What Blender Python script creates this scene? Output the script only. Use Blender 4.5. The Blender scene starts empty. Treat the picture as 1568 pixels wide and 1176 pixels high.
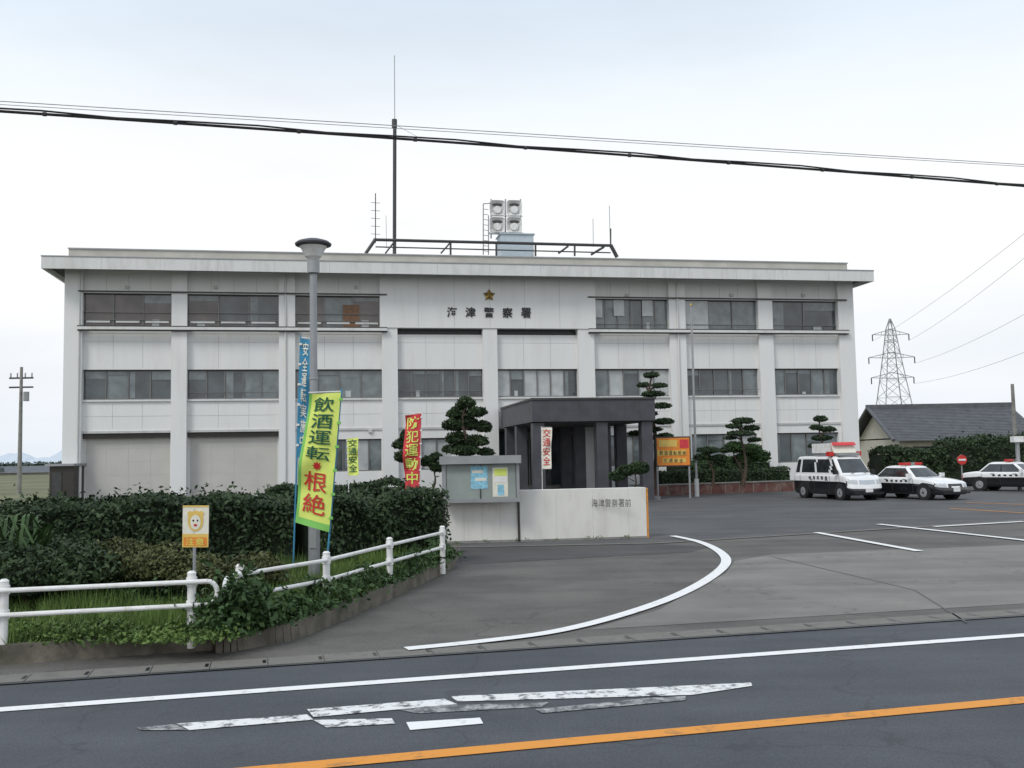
import bpy, math, random
import numpy as np
from mathutils import Vector, Matrix
random.seed(4); rng=np.random.default_rng(4)
S=bpy.context.scene
# ---------------------------------------------------------------- camera
F=1500.0; H=2.2
pitch=math.atan(111/1500.0); roll=0.018
R=(Matrix.Rotation(math.pi/2+pitch,3,'X') @ Matrix.Rotation(-roll,3,'Z'))
C=Vector((0,0,H))
cam=bpy.data.cameras.new("camera"); camo=bpy.data.objects.new("camera",cam)
S.collection.objects.link(camo); camo.matrix_world=Matrix.Translation(C)@R.to_4x4()
cam.sensor_width=36; cam.lens=F/1568*36; cam.clip_start=0.1; cam.clip_end=20000
S.camera=camo
def ray(x,y): return R@Vector((x-784,588-y,-F))
def P(x,y,Y):
    d=ray(x,y); return C+d*(Y/d.y)
def G(x,y,z=0.0):
    d=ray(x,y); return C+d*((z-H)/d.z)
PHI=math.atan(0.000122*1500)
MF=Matrix.Translation((0,55,0))@Matrix.Rotation(PHI,4,'Z'); MFi=MF.inverted()
def fac(x,y,yl=0.0):
    c=MFi@C; d=MFi.to_3x3()@ray(x,y); p=c+d*((yl-c.y)/d.y); return p.x,p.z
# ---------------------------------------------------------------- materials
def mat(name,col,rough=0.7,var=0.12,scale=3.0,metal=0.0,bump=0.0,bscale=40.0,spec=0.5,stretch=None,dirt=None,dscale=1.0,damt=0.5,coat=0):
    m=bpy.data.materials.new(name); m.use_nodes=True; nt=m.node_tree; b=nt.nodes['Principled BSDF']
    b.inputs['Roughness'].default_value=rough; b.inputs['Metallic'].default_value=metal
    b.inputs['Specular IOR Level'].default_value=spec
    if coat: b.inputs['Coat Weight'].default_value=coat
    g=nt.nodes.new('ShaderNodeNewGeometry'); mp=nt.nodes.new('ShaderNodeMapping')
    nt.links.new(g.outputs['Position'],mp.inputs['Vector'])
    if stretch: mp.inputs['Scale'].default_value=stretch
    n=nt.nodes.new('ShaderNodeTexNoise'); n.inputs['Scale'].default_value=scale; n.inputs['Detail'].default_value=6
    nt.links.new(mp.outputs[0],n.inputs['Vector'])
    r=nt.nodes.new('ShaderNodeValToRGB'); r.color_ramp.elements[0].position=0.3; r.color_ramp.elements[1].position=0.7
    c0=[max(0,c*(1-var)) for c in col]; c1=[min(1,c*(1+var)) for c in col]
    r.color_ramp.elements[0].color=(*c0,1); r.color_ramp.elements[1].color=(*c1,1)
    nt.links.new(n.outputs['Fac'],r.inputs['Fac']); out=r.outputs['Color']
    if dirt:
        n2=nt.nodes.new('ShaderNodeTexNoise'); n2.inputs['Scale'].default_value=dscale; n2.inputs['Detail'].default_value=8; n2.inputs['Roughness'].default_value=0.65
        nt.links.new(mp.outputs[0],n2.inputs['Vector'])
        r2=nt.nodes.new('ShaderNodeValToRGB'); r2.color_ramp.elements[0].position=0.48; r2.color_ramp.elements[1].position=0.72
        r2.color_ramp.elements[0].color=(0,0,0,1); r2.color_ramp.elements[1].color=(damt,damt,damt,1)
        nt.links.new(n2.outputs['Fac'],r2.inputs['Fac'])
        mx=nt.nodes.new('ShaderNodeMixRGB'); mx.inputs[2].default_value=(*dirt,1)
        nt.links.new(r2.outputs[0],mx.inputs[0]); nt.links.new(out,mx.inputs[1]); out=mx.outputs[0]
    nt.links.new(out,b.inputs['Base Color'])
    if bump:
        n3=nt.nodes.new('ShaderNodeTexNoise'); n3.inputs['Scale'].default_value=bscale; n3.inputs['Detail'].default_value=3
        nt.links.new(g.outputs['Position'],n3.inputs['Vector'])
        bp=nt.nodes.new('ShaderNodeBump'); bp.inputs['Strength'].default_value=bump; bp.inputs['Distance'].default_value=0.01
        nt.links.new(n3.outputs['Fac'],bp.inputs['Height']); nt.links.new(bp.outputs[0],b.inputs['Normal'])
    return m
def asphalt(name,col,patch,crack=0.5):
    m=bpy.data.materials.new(name); m.use_nodes=True; nt=m.node_tree; b=nt.nodes['Principled BSDF']
    b.inputs['Roughness'].default_value=0.8; b.inputs['Specular IOR Level'].default_value=0.35
    g=nt.nodes.new('ShaderNodeNewGeometry'); pos=g.outputs['Position']
    def noise(s,d,vec=pos,ro=0.6):
        n=nt.nodes.new('ShaderNodeTexNoise'); n.inputs['Scale'].default_value=s; n.inputs['Detail'].default_value=d; n.inputs['Roughness'].default_value=ro
        nt.links.new(vec,n.inputs['Vector']); return n.outputs['Fac']
    def ramp(f,a,b_,ca,cb):
        r=nt.nodes.new('ShaderNodeValToRGB'); r.color_ramp.elements[0].position=a; r.color_ramp.elements[1].position=b_
        r.color_ramp.elements[0].color=(*ca,1); r.color_ramp.elements[1].color=(*cb,1); nt.links.new(f,r.inputs['Fac']); return r.outputs[0]
    def mix(f,a,b_,t='MIX'):
        x=nt.nodes.new('ShaderNodeMixRGB'); x.blend_type=t
        if isinstance(f,float): x.inputs[0].default_value=f
        else: nt.links.new(f,x.inputs[0])
        nt.links.new(a,x.inputs[1]); nt.links.new(b_,x.inputs[2]); return x.outputs[0]
    mp=nt.nodes.new('ShaderNodeMapping'); mp.inputs['Rotation'].default_value=(0,0,-math.radians(14)); mp.inputs['Scale'].default_value=(0.12,1.0,1)
    nt.links.new(pos,mp.inputs['Vector'])
    base=ramp(noise(0.5,6),0.35,0.65,col,patch)
    streak=ramp(noise(1.1,5,mp.outputs[0]),0.3,0.7,(0.82,)*3,(1.14,)*3)
    base=mix(1.0,base,streak,'MULTIPLY')
    grain=ramp(noise(70,2),0.3,0.7,(0.72,)*3,(1.28,)*3); base=mix(1.0,base,grain,'MULTIPLY')
    spots=ramp(noise(3.5,3),0.64,0.76,(1,)*3,(0.76,)*3); base=mix(1.0,base,spots,'MULTIPLY')
    if crack:
        v=nt.nodes.new('ShaderNodeTexVoronoi'); v.feature='DISTANCE_TO_EDGE'; v.inputs['Scale'].default_value=0.22
        n=nt.nodes.new('ShaderNodeTexNoise'); n.inputs['Scale'].default_value=2; nt.links.new(pos,n.inputs['Vector'])
        ad=nt.nodes.new('ShaderNodeVectorMath'); ad.operation='ADD'; nt.links.new(pos,ad.inputs[0]); nt.links.new(n.outputs['Color'],ad.inputs[1])
        nt.links.new(ad.outputs[0],v.inputs['Vector'])
        cr=ramp(v.outputs['Distance'],0.0,0.008,(1-crack,)*3,(1,)*3); base=mix(1.0,base,cr,'MULTIPLY')
    nt.links.new(base,b.inputs['Base Color'])
    bp=nt.nodes.new('ShaderNodeBump'); bp.inputs['Strength'].default_value=0.35; bp.inputs['Distance'].default_value=0.008
    nt.links.new(noise(90,2),bp.inputs['Height']); nt.links.new(bp.outputs[0],b.inputs['Normal'])
    return m
def paint(name,col,under,lo,hi,scale=5):
    m=bpy.data.materials.new(name); m.use_nodes=True; nt=m.node_tree; b=nt.nodes['Principled BSDF']; b.inputs['Roughness'].default_value=0.75
    g=nt.nodes.new('ShaderNodeNewGeometry'); n=nt.nodes.new('ShaderNodeTexNoise'); n.inputs['Scale'].default_value=scale; n.inputs['Detail'].default_value=9; n.inputs['Roughness'].default_value=0.75
    nt.links.new(g.outputs['Position'],n.inputs['Vector'])
    r=nt.nodes.new('ShaderNodeValToRGB'); r.color_ramp.elements[0].position=lo; r.color_ramp.elements[1].position=hi
    r.color_ramp.elements[0].color=(*under,1); r.color_ramp.elements[1].color=(*col,1)
    nt.links.new(n.outputs['Fac'],r.inputs['Fac']); nt.links.new(r.outputs[0],b.inputs['Base Color']); return m
def leafmat(name,dark,light,nscale=1.2,trans=0.0):
    m=bpy.data.materials.new(name); m.use_nodes=True; nt=m.node_tree; b=nt.nodes['Principled BSDF']; b.inputs['Roughness'].default_value=0.6
    b.inputs['Specular IOR Level'].default_value=0.25
    g=nt.nodes.new('ShaderNodeNewGeometry'); n=nt.nodes.new('ShaderNodeTexNoise'); n.inputs['Scale'].default_value=nscale; n.inputs['Detail'].default_value=4
    nt.links.new(g.outputs['Position'],n.inputs['Vector'])
    ma=nt.nodes.new('ShaderNodeMath'); ma.operation='MULTIPLY_ADD'; ma.inputs[1].default_value=0.45
    nt.links.new(g.outputs['Random Per Island'],ma.inputs[0]); 
    m2=nt.nodes.new('ShaderNodeMath'); m2.operation='MULTIPLY_ADD'; m2.inputs[1].default_value=1.4; m2.inputs[2].default_value=-0.42
    nt.links.new(n.outputs['Fac'],m2.inputs[0]); nt.links.new(m2.outputs[0],ma.inputs[2])
    r=nt.nodes.new('ShaderNodeValToRGB'); r.color_ramp.elements[0].position=0.1; r.color_ramp.elements[1].position=0.95
    r.color_ramp.elements[0].color=(*dark,1); r.color_ramp.elements[1].color=(*light,1)
    nt.links.new(ma.outputs[0],r.inputs['Fac']); nt.links.new(r.outputs[0],b.inputs['Base Color']); return m
M={}
M['white']=mat('white_tile',(0.765,0.765,0.75),0.6,0.03,0.6,dirt=(0.48,0.455,0.40),dscale=1.2,damt=0.25,stretch=(1.2,1.2,0.18))
M['fascia']=mat('fascia_paint',(0.68,0.685,0.67),0.6,0.04,0.8,dirt=(0.38,0.36,0.32),dscale=1.5,damt=0.38,stretch=(1.5,1.5,0.3))
M['parapet']=mat('parapet_concrete',(0.42,0.40,0.36),0.8,0.12,1.0)
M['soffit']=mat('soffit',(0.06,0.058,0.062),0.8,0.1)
M['joint']=mat('joint',(0.52,0.52,0.51),0.8,0.1)
M['frame']=mat('bronze_frame',(0.05,0.045,0.04),0.4,0.1,metal=0.3)
M['alu']=mat('aluminium_frame',(0.18,0.175,0.17),0.4,0.1,metal=0.3)
M['glass']=mat('window_glass',(0.050,0.062,0.068),0.06,0.6,0.9,spec=0.9)
M['glass2']=mat('window_glass_curtain',(0.15,0.175,0.18),0.08,0.3,2.0,spec=0.8)
M['glass3']=mat('window_glass_blind',(0.42,0.44,0.44),0.12,0.14,2.0,spec=0.6)
M['glassb']=mat('window_glass_brown',(0.085,0.070,0.065),0.08,0.5,1.0,spec=0.8)
M['beige']=mat('shutter_beige',(0.52,0.505,0.47),0.6,0.05,1.0)
M['charcoal']=mat('charcoal_tile',(0.062,0.062,0.072),0.5,0.2,2.0)
M['dark']=mat('dark_metal',(0.045,0.045,0.045),0.5,0.2)
M['black']=mat('black_paint',(0.012,0.012,0.013),0.35,0.1)
M['rubber']=mat('rubber',(0.015,0.015,0.015),0.8,0.1)
M['grey']=mat('grey_metal',(0.32,0.33,0.34),0.45,0.1,metal=0.3)
M['polegrey']=mat('pole_steel',(0.30,0.31,0.33),0.45,0.12,2.0,metal=0.4)
M['concrete']=mat('concrete',(0.26,0.255,0.24),0.85,0.15,3.0,bump=0.3,dirt=(0.09,0.085,0.07),dscale=2.0,damt=0.7)
M['kerb']=mat('kerb_concrete',(0.14,0.125,0.10),0.9,0.3,4.0,bump=0.5,dirt=(0.045,0.045,0.03),dscale=2.5,damt=0.85)
M['gold']=mat('gold',(0.33,0.22,0.06),0.35,0.1,metal=0.6)
M['whitep']=mat('white_paint',(0.78,0.78,0.77),0.35,0.04,2.0,dirt=(0.45,0.38,0.30),dscale=6,damt=0.5)
M['carwhite']=mat('car_white',(0.80,0.80,0.80),0.2,0.02,coat=0.6)
M['carblack']=mat('car_black',(0.012,0.012,0.014),0.18,0.05,coat=0.6)
M['carglass']=mat('car_glass',(0.03,0.035,0.038),0.03,0.5,2.0,spec=0.9)
M['chrome']=mat('chrome',(0.6,0.6,0.6),0.15,0.05,metal=1.0)
M['lamp']=mat('headlamp',(0.5,0.52,0.54),0.08,0.2,20)
M['red']=mat('red',(0.55,0.03,0.025),0.35,0.1)
M['redcloth']=mat('red_cloth',(0.60,0.05,0.06),0.8,0.12,5)
M['orange']=mat('orange_print',(0.75,0.24,0.03),0.6,0.1,6)
M['amber']=mat('amber_print',(0.72,0.50,0.12),0.6,0.1,6)
M['yellow']=mat('yellow_cloth',(0.68,0.79,0.17),0.8,0.08,5)
M['lime']=mat('lime_cloth',(0.22,0.55,0.12),0.8,0.1,5)
M['pale']=mat('pale_print',(0.75,0.72,0.62),0.6,0.08,12)
M['dgreen']=mat('green_print',(0.01,0.09,0.05),0.8,0.1)
M['blue']=mat('blue_cloth',(0.05,0.25,0.42),0.8,0.15,5)
M['lblue']=mat('blue_print',(0.25,0.52,0.66),0.6,0.3,12)
M['bluegrey']=mat('tank_bluegrey',(0.50,0.57,0.62),0.5,0.06)
M['corkgreen']=mat('board_green',(0.27,0.31,0.29),0.35,0.12,2)
M['redbrick']=mat('red_brown_stone',(0.13,0.055,0.045),0.8,0.35,2.5,dirt=(0.30,0.26,0.22),dscale=1.5,damt=0.6)
M['wallw']=mat('gate_wall_white',(0.72,0.705,0.665),0.75,0.03,1.2,dirt=(0.40,0.37,0.31),dscale=1.6,damt=0.32,stretch=(1.5,1.5,0.5),bump=0.1)
M['asroad']=asphalt('road_asphalt',(0.062,0.067,0.077),(0.084,0.089,0.099),0.22)
M['aslot']=asphalt('lot_asphalt',(0.078,0.078,0.081),(0.106,0.106,0.106),0)
M['asdrive']=asphalt('drive_asphalt',(0.088,0.083,0.077),(0.140,0.132,0.120),0.3)
M['asdark']=asphalt('shaded_wet_asphalt',(0.060,0.058,0.057),(0.085,0.082,0.078),0)  # darker drive asphalt, with shadow and wet put into the colour
M['aslight']=asphalt('pale_concrete_paving',(0.16,0.155,0.142),(0.22,0.212,0.195),0.3)
M['gutter']=mat('gutter_concrete',(0.18,0.172,0.155),0.9,0.25,3,dirt=(0.07,0.065,0.055),dscale=3,damt=0.7)
M['dirt']=mat('roadside_dirt',(0.10,0.088,0.07),0.95,0.35,2.0,bump=0.6,bscale=25,dirt=(0.045,0.06,0.025),dscale=1.5,damt=0.7)
M['pw']=paint('road_paint_white',(0.80,0.80,0.79),(0.36,0.36,0.35),0.30,0.44)
M['pfade']=paint('road_paint_faded',(0.74,0.74,0.73),(0.092,0.096,0.104),0.40,0.50,6)
M['pfade2']=paint('road_paint_very_faded',(0.42,0.42,0.42),(0.085,0.088,0.095),0.45,0.62,7)
M['po']=paint('road_paint_orange',(0.70,0.28,0.04),(0.26,0.14,0.06),0.32,0.46)
M['field']=mat('field_ground',(0.12,0.13,0.06),0.95,0.4,0.15,dirt=(0.16,0.13,0.08),dscale=0.4,damt=0.6)
M['soil']=mat('island_soil',(0.055,0.06,0.028),0.95,0.4,3,bump=0.5,bscale=15)
M['bark']=mat('bark',(0.07,0.05,0.035),0.9,0.3,8,bump=0.5)
M['leafin']=mat('foliage_shadow',(0.012,0.02,0.009),0.95,0.3,5)  # near-black fill inside hedges and crowns, inner shade put into the colour
M['leafh']=leafmat('hedge_leaf',(0.015,0.030,0.014),(0.058,0.092,0.038))
M['leafp']=leafmat('pine_leaf',(0.018,0.034,0.018),(0.05,0.082,0.036),3)
M['leafi']=leafmat('ivy_leaf',(0.02,0.048,0.016),(0.07,0.125,0.04),2)
M['leafy']=leafmat('dry_bush_leaf',(0.035,0.045,0.018),(0.13,0.14,0.05),2)
M['leafd']=leafmat('distant_leaf_haze',(0.06,0.085,0.075),(0.10,0.13,0.11),.05)  # greyed green, distance haze put into the leaf colour
M['grass']=leafmat('grass_blade',(0.045,0.080,0.02),(0.18,0.28,0.07),0.9)
M['roof']=mat('roof_tile_grey',(0.10,0.105,0.115),0.6,0.2,2)
M['cream']=mat('house_wall',(0.50,0.47,0.40),0.8,0.08)
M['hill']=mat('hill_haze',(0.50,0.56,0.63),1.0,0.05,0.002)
M['wood']=mat('wood',(0.20,0.11,0.06),0.7,0.2,8)
# ---------------------------------------------------------------- builders
def empty(name,mw=None):
    o=bpy.data.objects.new(name,None); S.collection.objects.link(o); o.empty_display_size=0.5
    if mw is not None: o.matrix_world=mw
    return o
class MB:
    def __init__(s): s.v=[]; s.f=[]; s.m=[]; s.mats=[]
    def mi(s,k):
        if k not in s.mats: s.mats.append(k)
        return s.mats.index(k)
    def face(s,pts,k):
        b=len(s.v); s.v+= [tuple(p) for p in pts]; s.f.append(tuple(range(b,b+len(pts)))); s.m.append(s.mi(k))
    def box(s,x0,x1,y0,y1,z0,z1,k,M4=None):
        b=len(s.v); c=[(x,y,z) for z in (z0,z1) for y in (y0,y1) for x in (x0,x1)]
        if M4 is not None: c=[tuple(M4@Vector(p)) for p in c]
        s.v+=c; i=s.mi(k)
        for f in ((0,2,3,1),(4,5,7,6),(0,1,5,4),(2,6,7,3),(0,4,6,2),(1,3,7,5)):
            s.f.append(tuple(b+j for j in f)); s.m.append(i)
    def cyl(s,p0,p1,r0,r1,k,n=10,cap=True):
        p0=Vector(p0); p1=Vector(p1); d=(p1-p0)
        if d.length<1e-6: return
        d.normalize(); a=d.orthogonal().normalized(); c=d.cross(a); b=len(s.v); i=s.mi(k)
        for p,r in ((p0,r0),(p1,r1)):
            for j in range(n):
                t=2*math.pi*j/n; s.v.append(tuple(p+a*(r*math.cos(t))+c*(r*math.sin(t))))
        for j in range(n):
            s.f.append((b+j,b+(j+1)%n,b+n+(j+1)%n,b+n+j)); s.m.append(i)
        if cap:
            s.f.append(tuple(b+j for j in range(n-1,-1,-1))); s.m.append(i)
            s.f.append(tuple(b+n+j for j in range(n))); s.m.append(i)
    def tube(s,pts,r,k,n=8):
        for a,b in zip(pts[:-1],pts[1:]): s.cyl(a,b,r,r,k,n)
    def obj(s,name,parent=None,bevel=0,smooth=False):
        me=bpy.data.meshes.new(name); me.from_pydata(s.v,[],s.f)
        for k in s.mats: me.materials.append(M[k])
        me.polygons.foreach_set('material_index',s.m); 
        if smooth:
            me.polygons.foreach_set('use_smooth',[True]*len(s.f))
        me.update(); o=bpy.data.objects.new(name,me); S.collection.objects.link(o)
        if parent: o.parent=parent
        if bevel:
            bm=o.modifiers.new('b','BEVEL'); bm.width=bevel; bm.segments=2; bm.limit_method='ANGLE'
        return o
def catmull(pts,n=10):
    out=[]; p=[pts[0]]+list(pts)+[pts[-1]]
    for i in range(1,len(p)-2):
        for j in range(n):
            t=j/n; a,b,c,d=p[i-1],p[i],p[i+1],p[i+2]
            out.append(0.5*((2*b)+(c-a)*t+(2*a-5*b+4*c-d)*t*t+(3*b-a-3*c+d)*t**3))
    out.append(pts[-1]); return out
def strip(mb,pts,w,z,k,zf=None):
    n=len(pts); L=[];Rr=[]
    for i in range(n):
        d=(pts[min(i+1,n-1)]-pts[max(i-1,0)]); d.z=0; d.normalize(); nn=Vector((-d.y,d.x,0))
        a=pts[i]+nn*w/2; b=pts[i]-nn*w/2; L.append((a.x,a.y,z)); Rr.append((b.x,b.y,z))
    for i in range(n-1): mb.face([Rr[i],Rr[i+1],L[i+1],L[i]],k)
# text
def glyphs(txt,bold=0.0):
    cu=bpy.data.curves.new('t','FONT'); cu.body=txt; cu.size=1; cu.resolution_u=3; cu.offset=bold
    o=bpy.data.objects.new('t',cu); S.collection.objects.link(o)
    bpy.context.view_layer.update(); dg=bpy.context.evaluated_depsgraph_get()
    me=bpy.data.meshes.new_from_object(o.evaluated_get(dg))
    v=[tuple(x.co) for x in me.vertices]; f=[tuple(p.vertices) for p in me.polygons]
    bpy.data.objects.remove(o); bpy.data.meshes.remove(me); bpy.data.curves.remove(cu)
    return v,f
def text_on(mb,ch,TL,TR,BR,BL,k,off=0.004,toward=None):
    v,f=glyphs(ch)
    if not v: return
    xs=[a[0] for a in v]; ys=[a[1] for a in v]; x0,x1,y0,y1=min(xs),max(xs),min(ys),max(ys)
    nrm=(TR-TL).cross(BL-TL).normalized()
    if nrm.dot(C-TL)<0: nrm=-nrm
    pts=[]
    for a in v:
        u=(a[0]-x0)/(x1-x0+1e-6); w=(y1-a[1])/(y1-y0+1e-6)
        p=(TL*(1-u)+TR*u)*(1-w)+(BL*(1-u)+BR*u)*w; pts.append(tuple(p+nrm*off))
    b=len(mb.v); mb.v+=pts; i=mb.mi(k)
    for g in f: mb.f.append(tuple(b+j for j in g)); mb.m.append(i)
# leaves
def leafmesh(name,cen,size,key,parent=None,up=0.3,aspect=0.5,outn=None):
    n=len(cen); 
    nv=rng.normal(size=(n,3)); 
    if outn is not None: nv=nv*0.6+outn
    nv[:,2]+=up; nv/=np.linalg.norm(nv,axis=1)[:,None]+1e-9
    t=rng.normal(size=(n,3)); t-= (t*nv).sum(1)[:,None]*nv; t/=np.linalg.norm(t,axis=1)[:,None]+1e-9
    b=np.cross(nv,t); s=(size*rng.uniform(0.6,1.4,size=n))[:,None]
    V=np.stack([cen-t*s,cen-b*s*aspect+t*s*0.1,cen+t*s,cen+b*s*aspect+t*s*0.1],1).reshape(-1,3)
    return rawmesh(name,V,4,n,key,parent)
def rawmesh(name,V,k,n,key,parent):
    me=bpy.data.meshes.new(name); me.vertices.add(len(V)); me.vertices.foreach_set('co',V.astype(np.float32).ravel())
    me.loops.add(n*k); me.loops.foreach_set('vertex_index',np.arange(n*k,dtype=np.int32))
    me.polygons.add(n); me.polygons.foreach_set('loop_start',np.arange(0,n*k,k,dtype=np.int32)); me.polygons.foreach_set('loop_total',np.full(n,k,dtype=np.int32))
    me.materials.append(M[key]); me.update(); me.validate()
    o=bpy.data.objects.new(name,me); S.collection.objects.link(o)
    if parent: o.parent=parent
    return o
def lump(p,s=1.0):
    return (np.sin(p[:,0]*2.1*s+1.3)*np.cos(p[:,1]*1.7*s)+np.sin(p[:,0]*5.3*s+p[:,2]*4*s)*0.5+np.sin(p[:,1]*6.1*s+p[:,2]*5.2*s+2)*0.5)/2
def hedge(name,path,w,h,z0,n,leaf,key,topvar=0.12,amp=0.13,stray_n=.02,stray_h=.18):
    e=empty(name); path=[Vector((p[0],p[1],0)) for p in path]
    seg=[(a,b,(b-a).length) for a,b in zip(path[:-1],path[1:])]; L=sum(s[2] for s in seg)
    u=rng.uniform(0,L,n); cx=np.zeros((n,3)); nn=np.zeros((n,3)); acc=0
    for a,b,l in seg:
        k=(u>=acc)&(u<=acc+l); t=((u-acc)/l)[k][:,None]; cx[k]=np.array(a)*(1-t)+np.array(b)*t
        d=(b-a).normalized(); nn[k]=np.array((-d.y,d.x,0)); acc+=l
    th=rng.uniform(-0.15,math.pi+0.15,n); c=np.cos(th); s=np.sin(th); q=0.35
    cs=np.sign(c)*np.abs(c)**q; sn=np.sign(s)*np.abs(s)**q
    rr=1-np.abs(rng.normal(0,0.10,n))
    off=nn*(cs*w/2*rr)[:,None]; P0=cx+off; P0[:,2]=z0+h*0.5+ (sn*2-1)*h*0.5*rr
    side=np.abs(cs)>0.9; P0[side,2]=z0+rng.uniform(0,h,side.sum())
    lm=lump(P0); out=off/(w/2); out[:,2]=sn*0.7
    P0+=out*(lm*amp+rng.normal(0,0.05,n))[:,None]
    P0[:,2]+=np.where(P0[:,2]>z0+h*0.8,lump(cx*0.8)*topvar,0)
    stray=rng.random(n)<stray_n; P0[stray,2]+=rng.uniform(0,stray_h,stray.sum())*(P0[stray,2]>z0+h*0.8)
    leafmesh('leaves',P0,leaf,key,e,up=0.35,outn=out*0.6)
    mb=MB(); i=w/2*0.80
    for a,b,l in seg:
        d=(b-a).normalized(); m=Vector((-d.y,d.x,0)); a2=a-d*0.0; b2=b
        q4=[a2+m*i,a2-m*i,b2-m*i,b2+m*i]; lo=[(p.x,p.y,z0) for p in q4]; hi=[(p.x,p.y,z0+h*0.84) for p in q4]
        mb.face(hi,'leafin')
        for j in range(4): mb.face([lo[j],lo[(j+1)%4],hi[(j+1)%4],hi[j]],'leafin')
    mb.obj('shadow_core',e); return e  # dark hull behind the leaves, blocks see-through and paints the inner shade
def ellip(pads,n):
    pads=np.array(pads,float); wgt=pads[:,3]*pads[:,4]+pads[:,4]*pads[:,5]+pads[:,3]*pads[:,5]; wgt/=wgt.sum()
    i=rng.choice(len(pads),n,p=wgt); d=rng.normal(size=(n,3)); d/=np.linalg.norm(d,axis=1)[:,None]
    r=rng.uniform(0.25,1,n)**0.4; q=d*pads[i,3:6]*r[:,None]; q[:,2]=np.where(q[:,2]<0,q[:,2]*0.6,q[:,2])
    p=pads[i,:3]+q; return p+ d*(lump(p,1.8)*0.18+rng.normal(0,.06,n))[:,None]*pads[i,3:6],d
def shrub(name,pads,n,leaf,key,core=True):
    e=empty(name); p,d=ellip(pads,n); leafmesh('leaves',p,leaf,key,e,up=0.3,outn=d*0.5)
    mb=MB()
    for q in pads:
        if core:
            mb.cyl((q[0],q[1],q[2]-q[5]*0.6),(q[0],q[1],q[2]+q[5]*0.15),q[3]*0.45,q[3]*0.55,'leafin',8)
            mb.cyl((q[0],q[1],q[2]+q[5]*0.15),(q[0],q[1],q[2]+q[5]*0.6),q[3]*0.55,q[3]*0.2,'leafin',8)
        mb.cyl((q[0],q[1],q[2]-q[5]),(q[0],q[1],q[2]),0.04,0.03,'bark',6)
    mb.obj('branches',e); return e
def tree_px(name,bx,by,Y,pads,n,leaf,key='leafp',tr=0.12,flat=1.0,core=0.5):
    e=empty(name); base=P(bx,by,Y); base.z=min(base.z,.5); sc=Y/F; PP=[]
    for (x,y,w,h) in pads:
        c=P(x,y,Y+random.uniform(-0.3,0.3)*w*sc); PP.append((c.x,c.y,c.z,w/2*sc,w/2*sc*0.9,h/2*sc*flat))
    p,d=ellip(PP,n); leafmesh('needles' if key=='leafp' else 'leaves',p,leaf,key,e,up=0.4)
    mb=MB(); top=max(PP,key=lambda q:q[2]); N=7; pts=[]
    for i in range(N+1):
        t=i/N; q=base.lerp(Vector(top[:3]),t)+Vector((math.sin(t*5.2)*0.22,math.cos(t*4)*0.1-0.1,0))*(1 if 0<i<N else 0)*(0.4+tr*3); pts.append(q)
    for i in range(N): mb.cyl(pts[i],pts[i+1],tr*(1-i/N*0.75),tr*(1-(i+1)/N*0.75),'bark',8)
    for q in PP:
        c=Vector(q[:3]); a=min(pts,key=lambda z:abs(z.z-(c.z-0.25))); mid=a.lerp(c,0.5)+Vector((0,0,0.1))
        mb.cyl(a,mid,tr*0.45,tr*0.3,'bark',6); mb.cyl(mid,c,tr*0.3,tr*0.12,'bark',6)
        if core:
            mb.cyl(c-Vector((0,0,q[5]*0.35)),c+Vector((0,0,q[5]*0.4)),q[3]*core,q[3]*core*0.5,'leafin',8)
    mb.obj('trunk',e); return e
# ---------------------------------------------------------------- ground, road
A=math.radians(14); eu=Vector((math.cos(A),math.sin(A),0)); ev=Vector((-math.sin(A),math.cos(A),0))
def RV(u,v,z=0): p=eu*u+ev*v; return Vector((p.x,p.y,z))
mb=MB(); mb.face([(-6000,-200,0),(6000,-200,0),(6000,9000,0),(-6000,9000,0)],'field'); mb.obj('ground')
mb=MB(); mb.face([RV(-300,2.0,0.004),RV(300,2.0,0.004),RV(300,11.0,0.004),RV(-300,11.0,0.004)],'asroad'); mb.obj('road')
mb=MB(); mb.face([RV(-60,-8,0.008),RV(60,-8,0.008),RV(60,1.9,0.008),RV(-60,1.9,0.008)],'gutter')
mb.box(-60,60,1.9,2.05,0,0.12,'kerb',Matrix.Rotation(A,4,'Z')); mb.obj('pavement')
mb=MB(); mb.face([RV(-9,11.0,0.006),RV(60,11.0,0.006),(70,60,0.006),(-26,60,0.006),(-26,24,0.006),(-9,20,0.006)],'aslot'); mb.obj('parking_lot')
e1=G(700,838); e2=G(1000,832); e3=G(1568,797); e4=e3+(e3-e2)*1.2
mb=MB(); mb.face([RV(-7,11.0,0.010),RV(38,11.0,0.010),(e4.x,e4.y,0.010),(e3.x,e3.y,0.010),(e2.x,e2.y,0.010),(e1.x-1.5,e1.y,0.010)],'asdrive')
mb.face([(G(*p).x,G(*p).y,0.014) for p in [(705,866),(860,857),(1060,846),(1085,838),(1010,834),(860,835),(705,840)]],'asdark'); mb.obj('driveway')  # last face: dark band painting shadow and wet onto the driveway
q=[G(1010,935),G(1060,905),G(1110,880),G(1125,860),G(1180,850),G(1568,835),G(1800,815)]; 
r0=RV(30,11.5); 
mb=MB(); mb.face([(p.x,p.y,0.014) for p in ([G(900,966),]+q)]+[(r0.x,r0.y,0.014)],'aslight')
ja,jb=G(1180,853),G(1400,905); strip(mb,[ja,jb,G(1480,955)],.03,.018,'dark'); mb.obj('paving')
mb=MB(); mb.face([RV(-60,11.0,0.013),RV(-5.5,11.0,0.013),RV(-3.2,11.45,0.013),RV(-4.5,11.72,0.013),RV(-60,11.72,0.013)],'dirt'); mb.obj('roadside_strip')
mb=MB()
u=-6.0
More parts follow.
